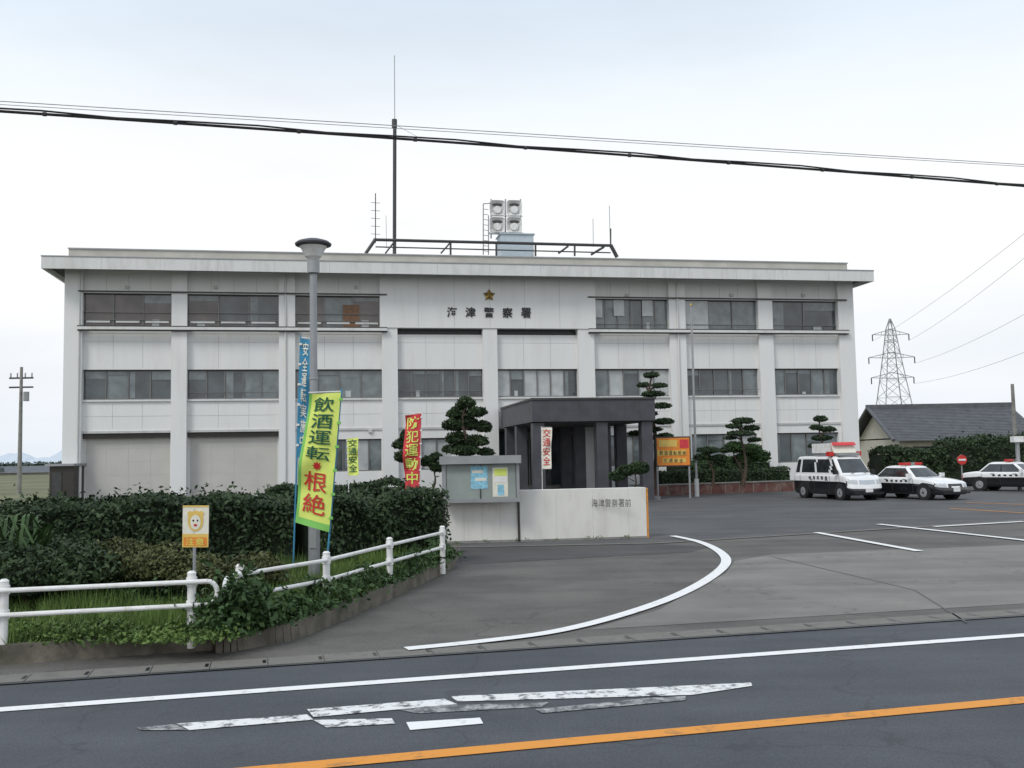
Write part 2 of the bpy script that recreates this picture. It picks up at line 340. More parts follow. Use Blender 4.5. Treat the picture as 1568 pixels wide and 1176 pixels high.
while u<40:
    mb.face([RV(u,11.02,0.018),RV(u+0.59,11.02,0.018),RV(u+0.59,11.42,0.018),RV(u,11.42,0.018)],'gutter')
    mb.face([RV(u+0.54,11.14,0.021),RV(u+0.575,11.14,0.021),RV(u+0.575,11.30,0.021),RV(u+0.54,11.30,0.021)],'black')
    u+=0.6
mb.face([RV(-60,10.95,0.016),RV(40,10.95,0.016),RV(40,11.02,0.016),RV(-60,11.02,0.016)],'dark')
mb.obj('gutter')
mb=MB(); strip(mb,[e1,e2,e3,e4],0.16,0.022,'dark'); strip(mb,[e1+Vector((0,-.22,0)),e2+Vector((0,-.22,0)),e3+Vector((0,-.22,0)),e4+Vector((0,-.22,0))],0.22,0.026,'gutter'); mb.obj('drain_channel')
# markings
mb=MB(); N=60
strip(mb,[RV(-150+i*5,9.87) for i in range(N+1)],0.17,0.012,'pw'); mb.obj('road_edge_line')
mb=MB(); strip(mb,[RV(-150+i*5,7.38) for i in range(N+1)],0.19,0.012,'po'); mb.obj('centre_line')
mb=MB()
arc=catmull([G(*p) for p in [(622,997),(740,985),(850,970),(950,945),(1035,915),(1090,885),(1112,862),(1100,845),(1070,831),(1030,822)]],8)
strip(mb,arc,0.2,0.030,'pw')
for a,b in [((1250,817),(1408,846)),((1345,804),(1568,829)),((1568,829),(1640,838)),((1430,808),(1568,800))]:
    strip(mb,[G(*a),G(*b)],0.2,0.034,'pw')
mb.obj('driveway_marking')
mb=MB()
for a,b in [((1455,779),(1568,786)),((1480,770),(1568,773))]: strip(mb,[G(*a),G(*b)],0.15,0.014,'po')
mb.obj('parking_line')
mb=MB()
def blob(pp,k,z=0.012): mb.face([(G(*p).x,G(*p).y,z) for p in pp],k)
blob([(270,1110),(470,1096),(480,1104),(290,1120)],'pfade')
blob([(470,1088),(680,1072),(700,1080),(480,1100)],'pfade')
blob([(690,1068),(1000,1054),(1150,1047),(1152,1052),(1060,1066),(700,1076)],'pfade')
blob([(480,1104.5),(600,1102),(605,1110),(500,1116)],'pfade')
blob([(622,1108),(735,1101),(740,1110),(628,1120)],'pw')
blob([(820,1088),(1000,1070),(1050,1068),(1050,1074),(920,1086),(830,1094)],'pfade2')
blob([(210,1116),(268,1111),(288,1120),(215,1120)],'pfade2')
blob([(600,1086.5),(700,1080.5),(840,1077),(830,1084),(640,1094)],'pfade2',.010)
mb.obj('road_hatching')
# island
ZI=0.2
kp=[RV(-60,11.7),RV(-30,11.7),RV(-9,11.68)]+[G(*p) for p in [(250,1000),(330,1000),(385,992),(450,978),(520,950),(600,915),(660,885),(690,868),(697,850)]]
kc=catmull(kp[2:],6); kc=kp[:2]+kc
mb=MB(); poly=[(p.x,p.y,ZI) for p in kc]+[(-1.2,23.2,ZI),(-14,23.0,ZI),(-40,19,ZI),(-75,10,ZI)]
mb.face(poly,'soil'); mb.obj('grass_verge')
mb=MB(); n=len(kc)
for i in range(n-1):
    a,b=kc[i],kc[i+1]; d=(b-a).normalized(); m=Vector((-d.y,d.x,0))
    def pr(p,o,z): return (p.x+m.x*o,p.y+m.y*o,z)
    mb.face([pr(a,-.08,0),pr(b,-.08,0),pr(b,-.06,ZI+.02),pr(a,-.06,ZI+.02)],'kerb')
    mb.face([pr(a,-.06,ZI+.02),pr(b,-.06,ZI+.02),pr(b,.09,ZI+.02),pr(a,.09,ZI+.02)],'kerb')
    mb.face([pr(b,.09,0),pr(a,.09,0),pr(a,.09,ZI+.02),pr(b,.09,ZI+.02)],'kerb')
mb.obj('kerb')
# ---------------------------------------------------------------- vegetation foreground
hedge('hedge',[(-24,15.5),(-9.2,18.0),(-4.5,19.6),(-2.0,21.4)],2.2,1.32,ZI,78000,0.052,'leafh',0.15,.17,.035,.26)
def inside(px,py,poly):
    c=np.zeros(len(px),bool); j=len(poly)-1
    for i in range(len(poly)):
        xi,yi=poly[i][:2]; xj,yj=poly[j][:2]
        with np.errstate(divide='ignore',invalid='ignore'):
            k=((yi>py)!=(yj>py))&(px<(xj-xi)*(py-yi)/(yj-yi)+xi)
        c^=k; j=i
    return c
gp=rng.uniform((-12,9),(-0.9,20),size=(120000,2)); gp=gp[inside(gp[:,0],gp[:,1],poly)]
keep=(np.sin(gp[:,0]*2.7+1)*np.cos(gp[:,1]*3.1)+np.sin(gp[:,0]*6.1+gp[:,1]*4.3)*.5+rng.normal(0,.5,len(gp)))>-.75; gp=gp[keep]
nb=len(gp); hgt=rng.uniform(0.04,0.16,nb)*(1+1.6*np.clip(np.sin(gp[:,0]*1.9)*np.cos(gp[:,1]*2.3),0,1)); tall=rng.random(nb)<.02; hgt[tall]+=rng.uniform(.1,.3,tall.sum())
an=rng.uniform(0,6.28,nb); w=0.007
b0=np.stack([gp[:,0]-w*np.cos(an),gp[:,1]-w*np.sin(an),np.full(nb,ZI)],1); b1=np.stack([gp[:,0]+w*np.cos(an),gp[:,1]+w*np.sin(an),np.full(nb,ZI)],1)
ln=rng.normal(0,0.05,(nb,2)); tp=np.stack([gp[:,0]+ln[:,0],gp[:,1]+ln[:,1],ZI+hgt],1)
rawmesh('grass',np.stack([b0,b1,tp],1).reshape(-1,3),3,nb,'grass',None)
def weeds(name,line,width,h,n,leaf,key):
    L=catmull(line,8); idx=rng.integers(0,len(L),n); base=np.array([tuple(L[i]) for i in idx])
    base[:,:2]+=rng.normal(0,width,(n,2)); cl=0.35+0.65*np.clip(lump(base*1.5)+0.3,0,1)
    base[:,2]=ZI+rng.uniform(0,1,n)**1.3*h*cl+0.02
    e=empty(name); leafmesh('leaves',base,leaf,key,e,up=0.8,aspect=0.6); return e
weeds('ivy',[G(x,y-5,ZI) for x,y in [(340,975),(400,960),(470,942),(540,914),(620,886),(680,860)]],0.15,0.46,9500,0.04,'leafi')
weeds('ivy',[G(x,y,ZI) for x,y in [(345,972),(365,964),(395,955)]],0.17,0.85,6500,0.042,'leafi')
weeds('weeds',[G(x,y,ZI) for x,y in [(-150,975),(0,975),(150,980),(320,980)]],0.17,0.22,7500,0.028,'grass')
weeds('weeds',[G(x,y,ZI) for x,y in [(-150,912),(0,912),(120,915),(270,918)]],0.4,0.45,10000,0.032,'leafi')
def P3(x,y,Y,rx,ry,rz): p=P(x,y,Y); return (p.x,p.y,p.z,rx,ry,rz)
shrub('shrub',[P3(-60,870,14,1.0,.7,.45),P3(40,880,14,.9,.6,.4),P3(120,872,14.3,.8,.6,.4),P3(85,850,15.5,.8,.5,.3)],17000,0.042,'leafh')
shrub('shrub',[P3(185,862,14.6,.6,.5,.38),P3(245,868,14.4,.5,.5,.33),P3(310,880,14.2,.5,.4,.3),P3(390,880,15,.5,.4,.35)],12000,0.032,'leafy')
mb=MB(); b=P(20,900,14.5); b.z=ZI+0.3
for i in range(90):
    a=random.uniform(0,6.28); l=random.uniform(.5,.9); o=Vector((math.cos(a),math.sin(a),0)); s=b+Vector((random.uniform(-.5,.5),random.uniform(-.2,.2),random.uniform(0,.6)))
    t=o.cross(Vector((0,0,1)))*0.022; m=s+o*l*.4+Vector((0,0,l*.5)); q=s+o*l*.8+Vector((0,0,l*.55))
    mb.face([s-t,s+t,m+t,m-t],'leafi'); mb.face([m-t,m+t,q],'leafi')
mb.obj('yucca_plant')
# ---------------------------------------------------------------- guard rails
def guard(name,pts,zb=ZI,loop0=False,loop1=False,posts=None,h=0.66):
    e=empty(name); mb=MB()
    for i,p in enumerate(pts):
        if posts is None or i in posts:
            mb.cyl((p.x,p.y,0.05),(p.x,p.y,zb+h+0.05),0.05,0.05,'whitep',14)
            mb.cyl((p.x,p.y,zb+h+0.05),(p.x,p.y,zb+h+0.075),0.055,0.03,'whitep',14)
            for z in (zb+h*.93,zb+h*.52): mb.cyl((p.x,p.y,z-.05),(p.x,p.y,z+.05),0.062,0.062,'whitep',14)
    for z in (zb+h*.93,zb+h*.52):
        mb.tube([Vector((p.x,p.y-0.07,z)) for p in pts],0.028,'whitep',10)
    for fl,i,j in ((loop0,0,1),(loop1,-1,-2)):
        if fl:
            p=pts[i]; d=(p-pts[j]); d.z=0; d.normalize(); arc=[]
            zc=zb+h*.725; r=h*.205
            for k in range(9):
                t=math.pi/2-math.pi*k/8; arc.append(Vector((p.x,p.y-.07,zc))+d*(math.cos(t)*r*0.8)+Vector((0,0,math.sin(t)*r)))
            mb.tube(arc,0.028,'whitep',10)
    mb.obj('rails',e,smooth=False); return e
pa=G(293,972,ZI)
g1=[pa-eu*8+ev*.0,pa-eu*6,pa-eu*4,pa-eu*2,pa,pa+eu*0.2]
guard('guard_rail',g1,posts=[0,1,2,3,4],loop1=True)
g2=[G(x,y,ZI) for x,y in [(352,962),(367,956),(500,926),(597,893),(678,866)]]
guard('guard_rail',g2,posts=[1,2,3,4],loop0=True)
# small cartoon sign
e=empty('warning_sign'); mb=MB(); Y=13.0
a=P(297,838,Y); mb.cyl((a.x,a.y+.02,ZI),(a.x,a.y+.02,a.z+.5),0.022,0.022,'grey',8)
tl,tr,br,bl=P(280,774,Y),P(320,774,Y),P(319,838,Y),P(279,838,Y); dy=Vector((0,0.015,0))
mb.face([bl,br,tr,tl],'pale'); mb.face([tl+dy,tr+dy,br+dy,bl+dy],'grey')
def sub(a0,a1,b0,b1,k,off=0.004):
    f=lambda u,v:(tl*(1-u)+tr*u)*(1-v)+(bl*(1-u)+br*u)*v-Vector((0,off,0)); mb.face([f(a0,b1),f(a1,b1),f(a1,b0),f(a0,b0)],k)
sub(0,1,.68,1,'amber'); sub(.06,.94,.76,.97,'orange',.007); sub(0,1,0,.04,'amber')
def disc(u,v,ru,rv,k,off):
    f=lambda u,v:(tl*(1-u)+tr*u)*(1-v)+(bl*(1-u)+br*u)*v-Vector((0,off,0))
    mb.face([f(u+ru*math.cos(t*math.pi/8),v+rv*math.sin(t*math.pi/8)) for t in range(16)],k)
disc(.5,.37,.30,.25,'amber',.006); disc(.5,.40,.20,.18,'pale',.009); disc(.28,.2,.09,.07,'amber',.007); disc(.72,.2,.09,.07,'amber',.007)
disc(.42,.36,.035,.025,'black',.012); disc(.58,.36,.035,.025,'black',.012); disc(.5,.47,.07,.03,'red',.012)
for i,ch in enumerate('注意'):
    f=lambda u,v:(tl*(1-u)+tr*u)*(1-v)+(bl*(1-u)+br*u)*v-Vector((0,.010,0)); u0=.14+i*.38
    text_on(mb,ch,f(u0,.78),f(u0+.32,.78),f(u0+.32,.95),f(u0,.95),'yellow',.004)
mb.obj('panel_and_post',e)
# street lamp
e=empty('street_lamp'); Y=17.0; t=P(480,395,Y); mb=MB(); zt=t.z
def lat(mb,prof,cx,cy,k,n=24):
    for (r0,z0),(r1,z1) in zip(prof[:-1],prof[1:]): mb.cyl((cx,cy,z0),(cx,cy,z1),max(r0,.001),max(r1,.001),k,n,cap=False)
x=(P(480,500,Y)).x
mb.cyl((x,Y,0.1),(x,Y,1.2),0.10,0.10,'polegrey',24); mb.cyl((x,Y,1.2),(x,Y,zt-.25),0.075,0.06,'polegrey',24)
mb.box(x-.06,x+.06,Y-.115,Y-.08,.7,1.0,'grey')
for z in (2.2,3.6): mb.cyl((x,Y,z),(x,Y,z+.03),.079,.079,'grey',24)
lat(mb,[(.05,zt-.3),(.11,zt-.27),(.11,zt-.05),(.06,zt-.02)],x,Y,'grey')
mb.obj('pole',e,smooth=False)
mb=MB(); lat(mb,[(.07,zt-.05),(.14,zt+.02),(.20,zt+.14),(.24,zt+.20)],x,Y,'whitep'); mb.obj('globe',e,smooth=True)
mb=MB(); lat(mb,[(.24,zt+.20),(.31,zt+.22),(.32,zt+.25),(.27,zt+.29),(.14,zt+.33),(.0,zt+.335)],x,Y,'charcoal'); mb.obj('cap',e,smooth=True)
# ---------------------------------------------------------------- flags
def flag(name,TL,TR,BR,BL,Y,bg,pole_side,chars=None,wave=.04,ck='dgreen',margin=.12,border=None,layout=None,emblem=None):
    e=empty(name); a=P(*TL,Y);b_=P(*TR,Y);c=P(*BR,Y);d=P(*BL,Y)
    def f(u,v,o=0):
        p=(a*(1-u)+b_*u)*(1-v)+(d*(1-u)+c*u)*v; q=abs((1 if pole_side=='R' else 0)-u)
        return p+Vector((wave*.3*math.sin(v*7+1)*q,-o+wave*math.sin(v*9+u*3)*q+wave*.3*math.sin(v*19+u*5)*(q+.25),0))
    mb=MB(); NU,NV=12,60
    for i in range(NV):
        for j in range(NU):
            u0,u1,v0,v1=j/NU,(j+1)/NU,i/NV,(i+1)/NV; k=bg
            if border and (v0>.94 or j==0): k=border
            mb.face([f(u0,v1),f(u1,v1),f(u1,v0),f(u0,v0)],k)
    me=mb.obj('cloth',e,smooth=True).data; bmm=__import__('bmesh').new(); bmm.from_mesh(me); __import__('bmesh').ops.remove_doubles(bmm,verts=bmm.verts,dist=.0005); bmm.to_mesh(me); bmm.free()
    mb=MB()
    if emblem:
        u,v,r,k=emblem; st_=[]
        for t in range(16):
            rr=r*(1 if t%2==0 else .6); st_.append(f(u+rr*math.cos(t*math.pi/8),v+rr*.27*math.sin(t*math.pi/8),.016))
        mb.face(st_,k)
    if chars:
        n=len(chars)
        for i,ch in enumerate(chars):
            v0=.03+i*.9/n; v1=v0+.9/n*.88; kk=ck
            if layout: v0,v1,kk=layout[i]
            v,fc=glyphs(ch,.008)
            if not v: continue
            xs=[q[0] for q in v]; ys=[q[1] for q in v]; x0,x1,y0,y1=min(xs),max(xs),min(ys),max(ys)
            bb=len(mb.v); ki=mb.mi(kk)
            for q in v:
                u=margin+(q[0]-x0)/(x1-x0)*(1-2*margin); w=v0+(y1-q[1])/(y1-y0)*(v1-v0); mb.v.append(tuple(f(u,w,.018)))
            for g in fc: mb.f.append(tuple(bb+z for z in g)); mb.m.append(ki)
    if chars or emblem: mb.obj('lettering',e)
    mb=MB(); top=b_ if pole_side=='R' else a; bot=c if pole_side=='R' else d; dr=(bot-top).normalized()
    p1=top-dr*.06+Vector((0,.03,0)); L=(p1.z-.15)/max(1e-3,-dr.z); p2=p1+dr*L
    mb.cyl(p1,p2,.014,.016,'blue' if Y<20 else 'whitep',8); mb.cyl(a+Vector((0,.03,.02)),b_+Vector((0,.03,.02)),.01,.01,'whitep',6)
    for i in range(6):
        q=top.lerp(bot,.05+i*.17); mb.box(q.x-.02,q.x+.035,q.y-.012,q.y+.045,q.z-.02,q.z+.02,'lime' if border else 'whitep')
    mb.obj('flag_pole',e); return e
lay=[(.03,.14,'dgreen'),(.155,.265,'dgreen'),(.28,.385,'dgreen'),(.40,.50,'dgreen'),(.59,.735,'red'),(.755,.90,'red')]
flag('banner_flag',(472,603),(522,601),(504,815),(450,800),15.6,'yellow','R','飲酒運転根絶',wave=.05,border='lime',layout=lay,emblem=(.5,.545,.13,'red'),margin=.17)
flag('banner_flag',(460,518),(476,520),(472,705),(454,700),17.6,'blue','L','安全運転実施中',ck='pale',wave=.05,margin=.24)
flag('banner_flag',(531,672),(548,670),(549,728),(533,728),33,'yellow','L','交通安全',ck='dgreen')
flag('banner_flag',(619,636),(645,633),(642,752),(619,752),27,'redcloth','R','防犯運動中',ck='yellow',wave=.09)
flag('banner_flag',(829,655),(845,655),(844,718),(830,718),43,'pale','L','交通安全',ck='red')
# ---------------------------------------------------------------- gate wall and notice board
e=empty('boundary_wall'); wl=G(683,833); wm=G(795,830); wr=G(991,824); mb=MB()
def wallseg(a,b,h,k,th=.22,z0=0):
    d=(b-a); L=d.length; M4=Matrix.Translation((a.x,a.y,0))@Matrix.Rotation(math.atan2(d.y,d.x),4,'Z'); mb.box(0,L,0,th,z0,h,k,M4); return M4,L
zt1=P(740,768,wl.y).z; zt2=P(890,749,wm.y).z
M1,L1=wallseg(wl,wm,zt1,'wallw',.2); M2,L2=wallseg(wm+Vector((0.03,-.02,0)),wr,zt2,'wallw',.3)
for i in (1,2,3): mb.box(L1*i/4-.006,L1*i/4+.006,-.003,0.01,0.075,zt1-.03,'joint',M1)
for i in (1,2,3): mb.box(L2*i/3.5-.006,L2*i/3.5+.006,-.003,0.01,0.065,zt2-.03,'joint',M2)
mb.box(0,L1,-.012,.0,0,.07,'concrete',M1); mb.box(0,L2,-.012,.0,0,.06,'concrete',M2)
mb.box(L2,L2+.06,.02,.28,0,zt2-.02,'po',M2); mb.box(-.06,-.01,-.06,.05,0,zt2+.5,'frame',M1) ; mb.box(L1-.03,L1+.02,-.06,-.015,0,zt2+.5,'frame',M1)
mb.obj('masonry',e,bevel=.012)
mb=MB()
for i in range(6):
    xx=906+i*10.2; Yw=wm.y+(wr.y-wm.y)*.6-.06
    text_on(mb,'海津警察署前'[i],P(xx,764,Yw),P(xx+9,764,Yw),P(xx+9,776,Yw),P(xx,776,Yw),'black',.03)
mb.obj('lettering',e)
# weeds at wall foot
bp_=[Vector((wl.x+(wr.x-wl.x)*t,wl.y+(wr.y-wl.y)*t-.05,0)) for t in (0,.25,.5,.75,1)]
def foot(name,pts,n,h,wd):
    L=catmull(pts,20); idx=rng.integers(0,len(L),n); base=np.array([tuple(L[i]) for i in idx]); k=np.sin(base[:,0]*7)+np.sin(base[:,0]*17+2)>.6; base=base[k]; m_=len(base)
    base[:,:2]+=rng.normal(0,wd,(m_,2)); base[:,2]=rng.uniform(0.02,h,m_)**1.0; e=empty(name); leafmesh('leaves',base,.025,'grass',e,up=.5)
foot('weeds',bp_,500,.10,.03)
e=empty('notice_board'); Y=wl.y-.25; mb=MB()
def pb(x0,y0,x1,y1,k,o,t=.02,mbx=None):
    a=P(x0,y0,Y); b=P(x1,y1,Y); (mbx or mb).box(a.x,b.x,Y-o-t,Y-o,b.z,a.z,k)
pb(678,704,796,768,'frame',-.12,.22); pb(684,712,790,764,'corkgreen',.1,.01); pb(674,699,798,709,'grey',-.22,.5)
pb(721,714,747,748,'lblue',.112,.006); pb(723,720,740,724,'pale',.119,.003); pb(728,732,745,736,'pale',.119,.003); pb(754,716,778,760,'pale',.112,.006); pb(757,718,776,728,'yellow',.12,.004); pb(757,730,776,738,'whitep',.12,.004); pb(762,742,772,758,'lblue',.12,.004)
pb(735.2,712,736.8,714,'frame',.13,.01); pb(735.2,748,736.8,764,'frame',.13,.01)
pb(677,704,684,768,'grey',.102,.03); pb(790,704,796,768,'grey',.102,.03); pb(677,764,796,768,'grey',.102,.035)
mb.obj('case',e)
# ---------------------------------------------------------------- police station
st=empty('police_station',MF)
Z=lambda y,yl=0,x=784: fac(x,y,yl)[1]
X=lambda x,yl=0,y=560: fac(x,y,yl)[0]
z2b,z2t,z3b,z3t=Z(608),Z(565),Z(504),Z(456)
zsl=Z(513); zfb,zft=Z(422,-1.5),Z(405,-1.5); zpt=Z(394,-.3); zg=3.78
cols=[(97,125),(262,286),(427,452),(585,609),(740,762),(886,911),(1027,1052),(1164,1186),(1287,1311)]
CS=[(X(a,-.3),X(b,-.3)) for a,b in cols]
mb=MB()
s0,s1=CS[0][0],CS[-1][1]
mb.box(s0+.02,s1-.02,.9,14,0,zfb+.25,'white')
for a,b in CS: mb.box(a,b,-.3,.6,0,zfb+.24,'white')
wn=MB()
def window(sa,sb,za,zb,n,kinds,rec=.18,bar=True,rail=None):
    w=(sb-sa)/n
    for i in range(n):
        k=random.choices([q[0] for q in kinds],[q[1] for q in kinds])[0]
        y=rec+(.03 if i%2 else 0); wn.face([(sa+i*w,y,za),(sa+(i+1)*w,y,za),(sa+(i+1)*w,y,zb),(sa+i*w,y,zb)],k)
        if i: wn.box(sa+i*w-.03,sa+i*w+.03,rec-.06,rec+.04,za+.06,zb-.06,'alu')
        r=random.random()
        if k=='glass' and r<.35: wn.box(sa+i*w+.06,sa+i*w+w*random.uniform(.2,.5),rec-.012,rec-.006,za+.08,zb-.1,'glass2')
        if k!='glass3' and r>.6: wn.box(sa+i*w+.05,sa+i*w+w-.05,rec-.014,rec-.008,zb-random.uniform(.25,.6),zb-.08,'glass2')
        if r>.8: wn.box(sa+i*w+w*.3,sa+i*w+w*.55,rec-.018,rec-.012,za+.07,za+random.uniform(.2,.45),'glass3')
    wn.box(sa,sb,rec-.08,rec+.05,za,za+.06,'alu'); wn.box(sa,sb,rec-.08,rec+.05,zb-.07,zb,'frame')
    if rail:
        for r in rail: wn.box(sa,sb,rec-.12,rec-.09,za+r,za+r+.035,'alu')
for i in range(8):
    a,b=CS[i][1],CS[i+1][0]; W=b-a
    mb.box(a,b,0,.6,zg,z2b,'white'); mb.box(a-.0,b,-.06,0,zg+.0,zg+.12,'joint')
    mb.box(a,b,0,.6,z2t,zsl,'white')
    mb.box(a,b,-.10,.12,z2b-.1,z2b-.003,'fascia')
    for k in (1,2): 
        mb.box(a+W*k/3-.012,a+W*k/3+.012,-.004,0.01,z2t+.1,zsl-.1,'joint'); mb.box(a+W*k/3-.012,a+W*k/3+.012,-.004,0.01,zg+.2,z2b-.2,'joint')
    mb.box(a,b,-.007,.01,(z2t+zsl)/2+.5,(z2t+zsl)/2+.52,'joint'); mb.box(a,b,-.007,.01,(zg+z2b)/2,(zg+z2b)/2+.02,'joint')
    kd={0:[('glass2',1),('glass',2)],1:[('glass',3),('glass2',1)],2:[('glass2',2),('glass',1)],3:[('glass',1)],4:[('glass',2),('glass3',1)],5:[('glass3',2),('glass2',1),('glass',1)],6:[('glass',1),('glass2',1)],7:[('glass2',1),('glass',2)]}[i]
    window(a,b,z2b,z2t,{0:4,1:5,2:4,3:6,4:6,5:5,6:5,7:5}[i],kd,rail=(.35,) if i in(1,3,6) else None)
    if i in (3,4):
        mb.box(a,b,.25,.6,zsl,z3b,'black')
    else:
        mb.box(a,b,-.02,.6,zsl,z3b-.002,'white')
        window(a,b,z3b,z3t,{0:3,1:3,2:3,5:6,6:3,7:2}[i],{0:[('glassb',2),('glass',1)],1:[('glass',1),('glassb',1)],2:[('glassb',1),('glass2',1)],5:[('glass2',2),('glass',2)],6:[('glass',1),('glass2',1)],7:[('glass',1)]}[i],rec=.05,rail=(.35,.75) if i<3 else (.3,))
        mb.box(a,b,0,.6,z3t,zfb+.24,'white')
        if i<3:
            for k in range(3): wn.box(a+W*(k+.08)/3,a+W*(k+.88)/3,-.035,-.02,z3b+.22,z3b+.33,'fascia')  # pale strips on the panes: blinds and painted fluorescent reflections
a,b=CS[6][1],CS[7][0]; wn.box(a+.02,a+(b-a)*.33,-.03,-.02,z3b+.07,z3t-.07,'glass3')
a,b=CS[5][1],CS[6][0]; wn.box(a+(b-a)*.28,a+(b-a)*.42,-.03,-.02,z3b+.8,z3t-.07,'glass3'); wn.box(a+.05,a+(b-a)*.13,-.03,-.02,z3b+.7,z3t-.07,'glass3')
wn.box(a+(b-a)*.66,a+(b-a)*.80,-.03,-.02,z3b+.8,z3t-.07,'glass3')
a,b=CS[2][1],CS[3][0]; wn.box(a+(b-a)*.55,a+(b-a)*.74,-.015,-.005,z3b+.07,z3t-.5,'wood')
for xa,xb in ((118,593),(902,1300)):
    A0,B0=X(xa,-.5,503),X(xb,-.5,503)
    mb.box(A0,B0,-.55,-.31,z3b-.20,z3b-.05,'fascia'); mb.box(A0,B0,-.56,-.30,z3b-.045,z3b,'frame'); mb.box(A0,B0,-.42,-.305,z3t+.0,z3t+.07,'frame')
    mb.box(A0,B0,-.45,-.303,z3b-.26,z3b-.205,'dark')  # dark strip under the ledge, painted in as its shadow line
a,b=CS[3][0],CS[5][1]
mb.box(a-.1,b+.1,-.36,.6,z3b,zfb+.235,'white')
for k in range(1,6): mb.box(a+(b-a)*k/6-.012,a+(b-a)*k/6+.012,-.364,-.35,z3b+.05,zfb,'joint')
for i in (0,1,2,5,6,7):
    a,b=CS[i][1],CS[i+1][0]
    for k in (1,2,3): mb.box(a+(b-a)*k/4-.012,a+(b-a)*k/4+.012,-.004,.01,z3t+.1,zfb-.02,'joint')
for i in range(8):
    a,b=CS[i][1],CS[i+1][0]; W=b-a
    if i<2:
        mb.box(a,b,.35,.6,0,zg-.25,'beige'); mb.box(a,b,.1,.6,zg-.25,zg,'frame')
        for z in (.9,1.6,2.3,3.0): mb.box(a,b,.343,.36,z,z+.015,'joint')
        for k in (1,2,3): mb.box(a+W*k/4-.01,a+W*k/4+.01,.341,.36,.1,zg-.3,'joint')
        mb.box(a,a+.12,.3,.35,0,zg-.25,'fascia'); mb.box(b-.12,b,.3,.35,0,zg-.25,'fascia')
    elif i==4:
        window(a,b,.5,zg-.1,5,[('glass',1)],rec=.5); mb.box(a,b,.2,.6,0,.5,'concrete'); mb.box(a,b,0,.6,zg-.1,zg-.002,'charcoal')
    else:
        wa,wb={2:(505,585),3:(645,692),5:(920,1022),6:(1060,1160),7:(1190,1285)}[i]; wa,wb=X(wa,0,690),X(wb,0,690)
        wa=max(wa,a+.05); wb=min(wb,b-.05); z0,z1=1.55,3.3
        mb.box(a,wa,0,.6,0,zg-.003,'white'); mb.box(wb,b,0,.6,0,zg-.003,'white'); mb.box(wa,wb,0,.6,0,z0,'white'); mb.box(wa,wb,0,.6,z1,zg-.003,'white')
        window(wa,wb,z0,z1,4 if i!=3 else 2,[('glass',2),('glass2',2),('glass3',1)])
lo=X(63,-1.5,400); ro=X(1338,-1.5,420); zs=zfb+.25
mb.box(lo,ro,-1.5,15.5,zs,zft,'fascia')
mb.box(lo,ro,-1.5,-1.38,zfb,zs,'fascia'); mb.box(lo,lo+.12,-1.38,15.5,zfb,zs,'fascia'); mb.box(ro-.12,ro,-1.38,15.5,zfb,zs,'fascia')
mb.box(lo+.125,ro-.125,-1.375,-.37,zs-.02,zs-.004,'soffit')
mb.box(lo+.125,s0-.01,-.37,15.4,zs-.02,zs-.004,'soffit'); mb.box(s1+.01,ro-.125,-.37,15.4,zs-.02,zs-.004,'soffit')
for k in range(1,16):
    xx=lo+(ro-lo)*k/16; mb.box(xx-.012,xx+.012,-1.505,-1.49,zfb,zft,'joint')
mb.box(lo-.02,ro+.02,-1.53,-1.40,zft,zft+.05,'grey')
mb.box(X(105,-.3,390),X(1297,-.3,405),-.3,14.3,zft+.0,zpt,'parapet'); mb.box(X(104,-.3,390),X(1298,-.3,405),-.36,14.4,zpt,zpt+.06,'grey')
for xx in (437,1040,120): 
    mb.cyl((X(xx,-.36),-.36,0),(X(xx,-.36),-.36,zfb),.05,.05,'fascia',8)
for xx,yy in ((567,660),(195,440),(330,440),(545,440),(960,452),(1120,452),(1230,452)):
    p=fac(xx,yy,-.05); mb.box(p[0]-.10,p[0]+.10,-.12,-.0,p[1]-.08,p[1]+.08,'joint')
mb.obj('walls',st)
wn.obj('windows',st)
mb=MB(); TV=lambda x,y,yl: Vector((fac(x,y,yl)[0],yl,fac(x,y,yl)[1]))
for i,ch in enumerate('海津警察署'):
    cx=692+i*28.3; cy=478+.3*i
    TL,TR,BR,BL=[TV(cx+a,cy+b,-.40) for a,b in ((-7.5,-7.5),(7.5,-7.5),(7.5,7.5),(-7.5,7.5))]
    v,f=glyphs(ch,.008)
    if v:
        xs=[q[0] for q in v]; ys=[q[1] for q in v]
        for dx,dz in ((0,0),(.02,.0),(0,.02)):
            bb=len(mb.v); ki=mb.mi('black')
            for q in v:
                u=(q[0]-min(xs))/(max(xs)-min(xs)); w=(max(ys)-q[1])/(max(ys)-min(ys)); p=(TL*(1-u)+TR*u)*(1-w)+(BL*(1-u)+BR*u)*w; mb.v.append((p.x+dx,p.y-dx*.2-dz*.4,p.z+dz))
            for g in f: mb.f.append(tuple(bb+z for z in g)); mb.m.append(ki)
c=TV(749,452,-.42); pts=[]
for i in range(10):
    r=.36 if i%2==0 else .19; t=math.pi/2+i*math.pi/5; pts.append((c.x+r*math.cos(t),-.42,c.z+r*math.sin(t)))
for i in range(10): mb.face([(c.x,-.52,c.z),pts[i],pts[(i+1)%10]],'gold')
mb.obj('nameplate',st)
